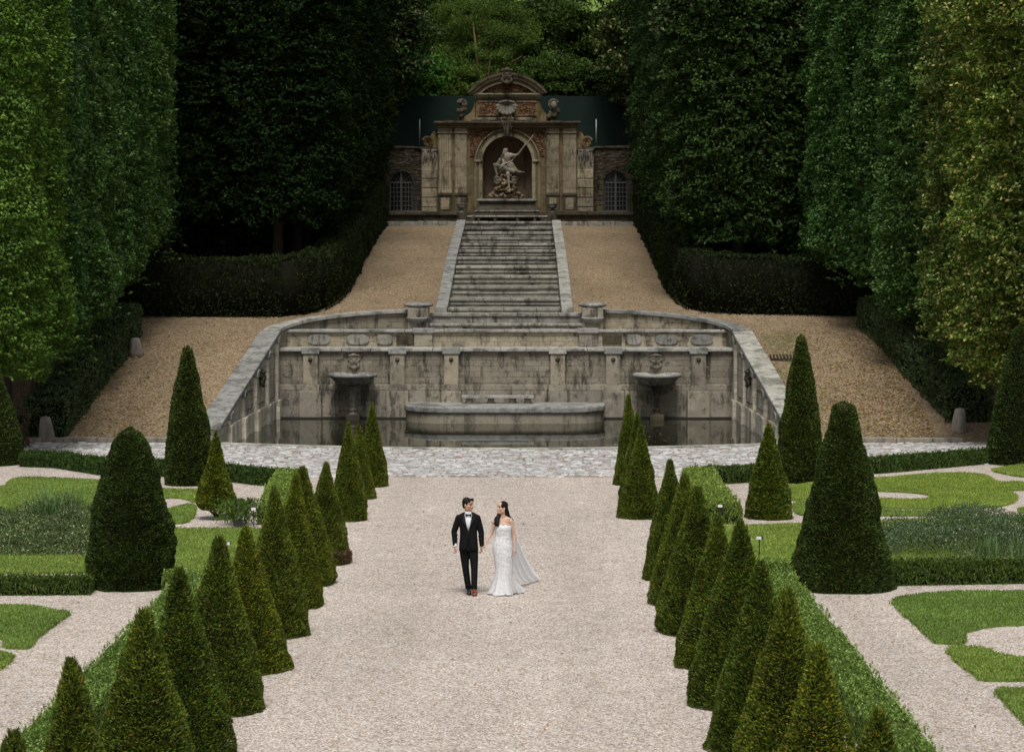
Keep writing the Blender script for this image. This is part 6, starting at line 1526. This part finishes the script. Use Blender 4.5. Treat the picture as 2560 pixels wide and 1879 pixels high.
# ---- lawns
def smooth_poly(pts, k=5, sharp=35):
    P_ = [Vector(p) for p in pts]; n_ = len(P_); out = []
    for i in range(n_):
        p0, p1, p2, p3 = P_[i-1], P_[i], P_[(i+1) % n_], P_[(i+2) % n_]
        for j in range(k):
            t_ = j/k; v = .5*((2*p1)+(p2-p0)*t_+(2*p0-5*p1+4*p2-p3)*t_*t_+(3*p1-p0-3*p2+p3)*t_**3)
            out.append((v.x, v.y))
    return out
def in_poly(px, py, poly):
    inside = np.zeros(len(px), bool); n_ = len(poly); j = n_-1
    for i in range(n_):
        xi, yi = poly[i]; xj, yj = poly[j]
        c_ = ((yi > py) != (yj > py)) & (px < (xj-xi)*(py-yi)/((yj-yi) if abs(yj-yi) > 1e-9 else 1e-9)+xi); inside ^= c_; j = i
    return inside
def lawn(poly, label, seed, dens=800, k=5, hgt=.055):
    poly = smooth_poly(poly, k) if k else poly
    rs = np.random.RandomState(seed)
    e = empty('lawn', (poly[0][0], poly[0][1], 0), label, 'lawn', 'clipped lawn beds of the parterre')
    poly = [(x+rs.randn()*.012, y+rs.randn()*.012) for x, y in poly]
    MB().slab(poly, -.02, hgt).build('turf', M['turf'], e)
    P_ = np.array(poly); x0, y0 = P_.min(0); x1, y1 = P_.max(0)
    n_ = int((x1-x0)*(y1-y0)*dens); px = x0+(x1-x0)*rs.rand(n_); py = y0+(y1-y0)*rs.rand(n_); k_ = in_poly(px, py, poly); px = px[k_]; py = py[k_]
    # fringe along the edges
    Q = np.array(poly+[poly[0]]); d = np.linalg.norm(np.diff(Q, axis=0), axis=1); S_ = np.concatenate([[0], np.cumsum(d)]); ne = int(S_[-1]*160); s = rs.rand(ne)*S_[-1]
    ex = np.interp(s, S_, Q[:, 0])+rs.randn(ne)*.025; ey = np.interp(s, S_, Q[:, 1])+rs.randn(ne)*.025; ez = rs.rand(ne)*hgt
    X = np.concatenate([px, ex]); Y = np.concatenate([py, ey]); Zz = np.concatenate([np.full(len(px), hgt), ez]); n_ = len(X)
    L_ = .03+.035*rs.rand(n_); ax = np.stack([rs.randn(n_)*.5, rs.randn(n_)*.5, 1+0*X], 1)
    c = np.stack([X, Y, Zz+L_*.35], 1)
    v, f = leaves(c, ax, rs.randn(n_, 3)*np.array([1, 1, .2]), L_, .012+.01*rs.rand(n_))
    me = np_mesh('grass', v, f); me.materials.append(M['grassblade']); o = bpy.data.objects.new('grass', me); link_obj(o, e); loc = e.location; o.location = -loc
    o['kind'] = 'stuff'; return e
c5 = lambda pts: [G(x/2.503, 840+y/2.503, .05) for x, y in pts]
c6 = lambda pts: [G(1800+x/2.503, 800+y/2.503, .05) for x, y in pts]
c7 = lambda pts: [G(x/2.501, 1300+y/2.501, .05) for x, y in pts]
c8 = lambda pts: [G(1600+x/2.345, 1300+y/2.345, .05) for x, y in pts]
lawn(c5([(-260, 1010), (-120, 965), (0, 940), (45, 933), (60, 905), (110, 888), (200, 882), (420, 890), (640, 903), (860, 925), (1030, 955), (1240, 960), (1240, 1000), (1215, 1030), (1150, 1010), (1040, 1005), (960, 1040), (860, 1090), (760, 1108), (640, 1112), (460, 1116), (300, 1113), (150, 1103), (0, 1100), (-160, 1085)]), 'scrolled lawn bed before the cobbles on the groom side', 1)
lawn(c5([(-160, 1120), (0, 1127), (300, 1133), (600, 1122), (850, 1110), (960, 1085), (1060, 1078), (1140, 1058), (1200, 1050), (1222, 1080), (1205, 1130), (1150, 1160), (1060, 1165), (900, 1185), (590, 1190), (420, 1178), (200, 1168), (0, 1165), (-160, 1160)]), 'narrow curled lawn strip on the groom side', 2)
lawn(c5([(-700, 1185), (300, 1225), (700, 1210), (1080, 1203), (1400, 1200), (1600, 1203), (1625, 1215), (1600, 1300), (1500, 1400), (1360, 1455), (1090, 1462), (700, 1466), (540, 1468), (0, 1474), (-700, 1470)]), 'wide middle lawn beside the herb bed, groom side', 3)
lawn(c7([(-300, 560), (-100, 540), (0, 533), (110, 530), (210, 538), (330, 558), (425, 577), (360, 625), (250, 715), (180, 783), (100, 787), (25, 780), (38, 755), (30, 735), (-40, 728), (-200, 735)]), 'pointed lawn bed in front of the dark box hedge, groom side', 4, 1300)
lawn(c7([(-300, 840), (-100, 822), (0, 822), (60, 835), (78, 850), (50, 880), (0, 918), (-100, 960), (-300, 980)]), 'small lawn tip cut by the frame, groom side', 5, 1300)
lawn(c6([(405, 1035), (470, 1030), (560, 1020), (700, 1000), (950, 985), (1080, 980), (1200, 968), (1350, 958), (1500, 955), (1620, 962), (1690, 980), (1712, 1003), (1760, 1012), (1850, 1008), (1925, 1025), (1930, 1050), (1850, 1058), (1790, 1052), (1740, 1048), (1800, 1065), (1845, 1090), (1858, 1115), (1820, 1140), (1740, 1158), (1600, 1168), (1400, 1172), (1200, 1170), (990, 1160), (985, 1115), (1100, 1118), (1250, 1120), (1322, 1108), (1300, 1085), (1200, 1072), (980, 1062), (800, 1060), (680, 1080), (560, 1105), (480, 1120), (430, 1110), (440, 1080), (400, 1060)]), 'scrolled lawn bed before the cobbles on the bride side', 6, k=3)
lawn(c6([(460, 1150), (500, 1135), (560, 1130), (700, 1140), (850, 1180), (1000, 1183), (1200, 1190), (1500, 1188), (1600, 1195), (1622, 1208), (1560, 1218), (1350, 1216), (1000, 1215), (700, 1215), (540, 1212), (480, 1200), (462, 1175)]), 'narrow curled lawn strip on the bride side', 7)
lawn(c6([(1708, 936), (1760, 922), (1850, 908), (1960, 900), (2100, 1300), (2100, 985), (1960, 978), (1850, 968), (1760, 950)]), 'lawn tip by the broad cone cut by the frame', 8)
lawn(c6([(1868, 1185), (1890, 1172), (1960, 1168), (2100, 1170), (2100, 1210), (1960, 1205), (1890, 1196)]), 'small lawn tip beyond the herb bed, bride side', 9)
lawn(c6([(-60, 1290), (80, 1287), (300, 1278), (520, 1272), (800, 1262), (1100, 1250), (2300, 1235), (2300, 1460), (1900, 1465), (1500, 1478), (1070, 1486), (800, 1492), (460, 1500), (300, 1512), (150, 1508), (60, 1480), (-20, 1420), (-60, 1350)]), 'wide middle lawn beside the herb bed, bride side', 10)
lawn(c8([(1485, 472), (1520, 452), (1700, 427), (1900, 416), (2100, 418), (2400, 425), (2500, 560), (2251, 600), (2120, 606), (2000, 622), (1920, 645), (1893, 668), (1905, 698), (1865, 711), (1740, 706), (1700, 680), (1640, 630), (1550, 545), (1495, 495)]), 'pointed lawn bed in front of the dark box hedge, bride side', 11, 1300, k=3)
lawn(c8([(1808, 755), (1835, 740), (1900, 738), (1980, 743), (2080, 770), (2160, 793), (2300, 805), (2450, 800), (2500, 930), (2251, 926), (2100, 927), (2000, 923), (1960, 900), (1880, 835), (1815, 775)]), 'slanted lawn bed near the box hedge, bride side', 12, 1300, k=3)
lawn(c8([(2092, 998), (2130, 983), (2251, 981), (2450, 985), (2500, 1250), (2330, 1245), (2240, 1160), (2150, 1070)]), 'small lawn corner cut by the frame, bride side', 13, 1300, k=3)

# ---- herb beds
def herb_bed(x0, x1, y0, y1, label, seed, hmax=.8, n=70000):
    rs = np.random.RandomState(seed)
    X = x0+(x1-x0)*rs.rand(n); Y = y0+(y1-y0)*rs.rand(n)
    q = np.stack([X*.8+seed, Y*.8, 0*X], 1); ex = np.minimum(np.minimum(X-x0, x1-X), np.minimum(Y-y0, y1-Y)*1.3)+.25*vnoise(q*2)
    Hh = hmax*np.clip(ex/.7, 0, 1)**.6*(.68+.35*vnoise(q)+.2*vnoise(q*3.1)); kz = rs.rand(n)**.35
    c = np.stack([X, Y, np.maximum(Hh*kz, .03)], 1); k_ = Hh > .06; c = c[k_]; m_ = len(c)
    v, f = leaves(c, rs.randn(m_, 3)*.6+np.array([0, 0, .5]), rs.randn(m_, 3)*.5+np.array([0, 0, .7]), .05*(.6+.8*rs.rand(m_)), .024)
    me = np_mesh('flowering_herbs', v, f); me.materials.append(M['herb']); o = bpy.data.objects.new('flowering_herbs', me); COL.objects.link(o); tag(o, label, 'herbs', None, 'stuff')
herb_bed(-13.5, -7.9, 47.8, 50.8, 'pale grey green herbs with tiny white flowers on the groom side lawn', 1, .95)
herb_bed(-12.5, -8.6, 50.4, 52.6, 'darker herbs at the back of the groom side bed', 3, .9, 26000)
herb_bed(7.9, 14.5, 47.6, 52.0, 'pale grey green herbs with tiny white flowers on the bride side lawn', 2, .82, 62000)
def tuft(name, x, y, n, h, lean, label, seed, mat='reed', group=None, wid=.018):
    rs = np.random.RandomState(seed); vs = []; fs = []
    for i in range(n):
        a = rs.rand()*6.28; L_ = h*(.55+.45*rs.rand()); le = lean*(.3+.9*rs.rand()); bx0, by0 = rs.randn(2)*.08*(1+n/60); seg = 5; k0 = len(vs)
        for s in range(seg+1):
            t_ = s/seg; r_ = le*L_*t_**2; z = L_*(t_-.35*le*t_**2.5); w = wid*(1-t_)**.6+.001
            cx, cy = bx0+math.cos(a)*r_, by0+math.sin(a)*r_; vs += [(cx-math.sin(a)*w/2, cy+math.cos(a)*w/2, z), (cx+math.sin(a)*w/2, cy-math.cos(a)*w/2, z)]
        for s in range(seg): fs.append((k0+2*s, k0+2*s+1, k0+2*s+3, k0+2*s+2))
    me = np_mesh(name, np.array(vs), np.array(fs)); me.materials.append(M[mat]); o = bpy.data.objects.new(name, me); COL.objects.link(o); o.location = (x, y, .04); tag(o, label, 'ornamental grass', group, 'thing')
tuft('ornamental_grass', -9.3, 50.9, 190, 1.6, .8, 'tall arching ornamental grass behind the herbs, groom side', 1, wid=.03)
tuft('ornamental_grass', -8.0, 49.2, 70, .95, .9, 'thin pale arching grass at the end of the herbs, groom side', 2, wid=.02)
tuft('ornamental_grass', -8.05, 51.2, 90, .8, .5, 'short dense grass tuft between the herbs and the huge cone', 3, wid=.02)
tuft('ornamental_grass', -10.1, 47.9, 50, .7, .4, 'pale thin grass in front of the herbs, groom side', 4, wid=.018)
for i, x in enumerate((9.9, 10.7, 11.6, 12.6)):
    tuft('ornamental_grass', x, 47.7, 60, .62, .35, 'upright pale green grass tuft before the bride side herbs, %s from the largest cone' % ORD[i], 6+i, group='grass tufts before the bride side herbs')
shb = np_mesh('box_shrub', *merge([leaves(*(lambda rs, n: (np.abs(rs.randn(n, 3))*0+np.stack([.24*rs.randn(n), .2*rs.randn(n), .08+.5*rs.rand(n)**.8], 1), rs.randn(n, 3)*.4+np.array([0, 0, 1.]), rs.randn(n, 3), .09, .035))(np.random.RandomState(3), 1500))])); shb.materials.append(M['boxtip']); o = bpy.data.objects.new('box_shrub', shb); COL.objects.link(o); o.location = (-5.75, 53.4, .0); tag(o, 'small spiky dark green box shrub at the hedge end', 'shrub', None, 'thing')
# spotlights
def spot(x, y, yaw, label, h=.36):
    e = empty('garden_spotlight', (x, y, .03), label, 'spotlight', 'small garden spotlights', yaw)
    m = MB(); m.tube([(0, 0, 0), (0, 0, h)], .012, 8); m.build('stake', M['black'], e, False)
    m = MB(); m.box(-.06, .07, -.03, .05, h, h+.075); m.build('housing', M['black'], e, False, bevel=.012)
    MB().box(-.055, .045, -.036, -.029, h+.008, h+.067).build('lens', M['lampglass'], e, False)
x, y = G(558*1.1372, 1160*1.1372); spot(x, y, .1, 'white faced spotlight on a stake by the spiky box shrub')
x, y = G(1583*1.1372, 1153*1.1372); spot(x, y, 0, 'white faced spotlight on a stake by the box hedge end, bride side')
x, y = G(1669*1.1372, 1228*1.1372); spot(x, y, -.2, 'white faced spotlight on a stake in the bride side lawn')
x, y = G(568, 1412); spot(x, y, .5, 'white faced spotlight half hidden behind a cone, groom side lawn')
x, y = G(527*1.1372, 1158*1.1372)
bk = MB(); bk.lathe([(.10, 0), (.125, .14), (.13, .15), (.12, .15), (.10, .02)], (0, 0, 0), 18, 1.3); o = bk.build('flower_tub', M['black'], None, smooth=False); o.location = (x, y, .005); tag(o, 'small black plastic tub standing on the lawn edge', 'tub', None, 'thing')
# brown scorched foot of one cone
sf = bpy.data.objects.get('yew_cone')
for o_ in bpy.data.objects:
    if o_.get('label', '').startswith('groom side row, tenth'):
        rs = np.random.RandomState(5); n = 2600; th = rs.rand(n)*6.28; z = .05+.26*rs.rand(n)**1.3; r_ = .53*(.93+.10*rs.rand(n)); k_ = np.cos(th-5.3)+.35 > z*3.2; th, z, r_ = th[k_], z[k_], r_[k_]; n = len(z)
        v, f = leaves(np.stack([np.cos(th)*r_, np.sin(th)*r_, z], 1), np.stack([np.cos(th)*.6, np.sin(th)*.6, .4*rs.randn(n)], 1)+rs.randn(n, 3)*.3, rs.randn(n, 3), .06, .014)
        M['scorched'] = foliage('scorched_needles', [(0, (.05, .025, .015)), (.6, (.11, .06, .035)), (1, (.17, .11, .07))], trans=.05)
        me = np_mesh('scorched_foot', v, f); me.materials.append(M['scorched']); q_ = bpy.data.objects.new('scorched_foot', me); link_obj(q_, o_); q_.rotation_euler = (0, 0, -o_.rotation_euler.z); q_['label'] = 'scorched brown foot'
# weeds
rs = np.random.RandomState(18); n = 9000; ctr = np.stack([rs.uniform(2.8, 13.5, 70), rs.uniform(76, 118, 70)], 1); ctr[:25] = np.stack([rs.uniform(9.2, 10.6, 25), rs.uniform(76, 88, 25)], 1)
idx = rs.randint(0, 70, n); X = ctr[idx, 0]+rs.randn(n)*.28; Y = ctr[idx, 1]+rs.randn(n)*.5; lim = np.array([inner_x(y_) for y_ in Y]); k_ = (X > lim+.1) & ((X < 6.1) | (Y < 92)); X, Y = X[k_], Y[k_]; n = len(X); sg_ = np.where((idx[k_] < 25) | (rs.rand(n) < .5), 1, -1)
v, f = leaves(np.stack([X*sg_, Y, np.array([tz(y_) for y_ in Y])+.045], 1), rs.randn(n, 3)*.6+np.array([0, 0, .8]), rs.randn(n, 3), .05, .018)
me = np_mesh('weeds', v, f); me.materials.append(M['boxmid']); o = bpy.data.objects.new('weeds', me); COL.objects.link(o); tag(o, 'sparse low weeds sprouting in the gravel slopes', 'weeds', None, 'stuff')
rs = np.random.RandomState(28); n = 900; X = rs.uniform(-14, 14, n); Y = rs.uniform(24, 74, n); an = rs.rand(n)*6.28
v, f = leaves(np.stack([X, Y, 0*X+.012+.03*(Y > 63.5)], 1), np.stack([np.cos(an), np.sin(an), .2*rs.randn(n)], 1), np.stack([.3*rs.randn(n), .3*rs.randn(n), 1+0*an], 1), .03+.05*rs.rand(n), .02+.03*rs.rand(n), .2)
me = np_mesh('fallen_leaves', v, f); me.materials.append(M['fallen']); o = bpy.data.objects.new('fallen_leaves', me); COL.objects.link(o); tag(o, 'few small dry leaves lying about the pale court and cobbles', 'leaves', None, 'stuff')
# ---- fallen leaves and weeds on the slopes
rs = np.random.RandomState(8); n = 5200
Y = 75.5+np.abs(rs.randn(n))*9; Y = np.where(Y > 120, 90, Y); sgn = np.where(rs.rand(n) < .3, -1, 1); xi = np.array([inner_x(y_) for y_ in Y])
X = np.where(Y < 92, xi+(13.8-xi)*rs.rand(n)**.5, 2.6+3.6*rs.rand(n))
k_ = rs.rand(n) < np.where(Y < 92, 1, .3); X, Y, sgn = X[k_], Y[k_], sgn[k_]; n = len(X); an = rs.rand(n)*6.28
c = np.stack([X*sgn, Y, np.array([tz(y_) for y_ in Y])+.045], 1)
v, f = leaves(c, np.stack([np.cos(an), np.sin(an), .2*rs.randn(n)], 1), np.stack([.3*rs.randn(n), -.3+.3*rs.randn(n), 1+0*an], 1), .05+.07*rs.rand(n), .04+.04*rs.rand(n), .2)
me = np_mesh('fallen_leaves', v, f); me.materials.append(M['fallen']); o = bpy.data.objects.new('fallen_leaves', me); COL.objects.link(o); tag(o, 'scattered yellow and brown fallen leaves on the gravel slopes', 'leaves', None, 'stuff')

# ---- dark leafy fill added to shut the lit gaps in the bosquets
for sg, who in ((-1, 'groom side'), (1, 'bride side')):
    rs = np.random.RandomState(50+sg); n = 26000
    X = 9.8+20*rs.rand(n); Y = 98.2+1.6*rs.rand(n)+.5*vnoise(np.stack([X*.5, 0*X, 0*X], 1)); Hh = 4.6+.8*vnoise(np.stack([X*.6, 0*X, 0*X+sg], 1)); z = Hh*rs.rand(n)
    m_ = n//2; X[:m_] = 9.6+1.2*rs.rand(m_); Y[:m_] = 98.5+28*rs.rand(m_)
    c = np.stack([X*sg, Y, np.array([tz(y_) for y_ in Y])+z], 1)
    v, f = leaves(c, rs.randn(n, 3), rs.randn(n, 3), .30*(.6+.8*rs.rand(n)), .20)
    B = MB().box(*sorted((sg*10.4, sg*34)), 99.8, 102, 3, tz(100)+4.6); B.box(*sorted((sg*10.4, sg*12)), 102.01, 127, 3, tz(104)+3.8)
    V, F_ = merge([(v, f), (np.array(B.v), np.array(B.f))]); me = np_mesh('undergrowth', V, F_); me.materials.append(M['hedgedark']); me.materials.append(M['twig_shade']); set_slots(me, [(v, f), (B.v, B.f)], [0, 1])
    o = bpy.data.objects.new('undergrowth', me); COL.objects.link(o); tag(o, 'dark leafy mass added to fill the gaps between the dark trees with shade, '+who, kind='stuff')
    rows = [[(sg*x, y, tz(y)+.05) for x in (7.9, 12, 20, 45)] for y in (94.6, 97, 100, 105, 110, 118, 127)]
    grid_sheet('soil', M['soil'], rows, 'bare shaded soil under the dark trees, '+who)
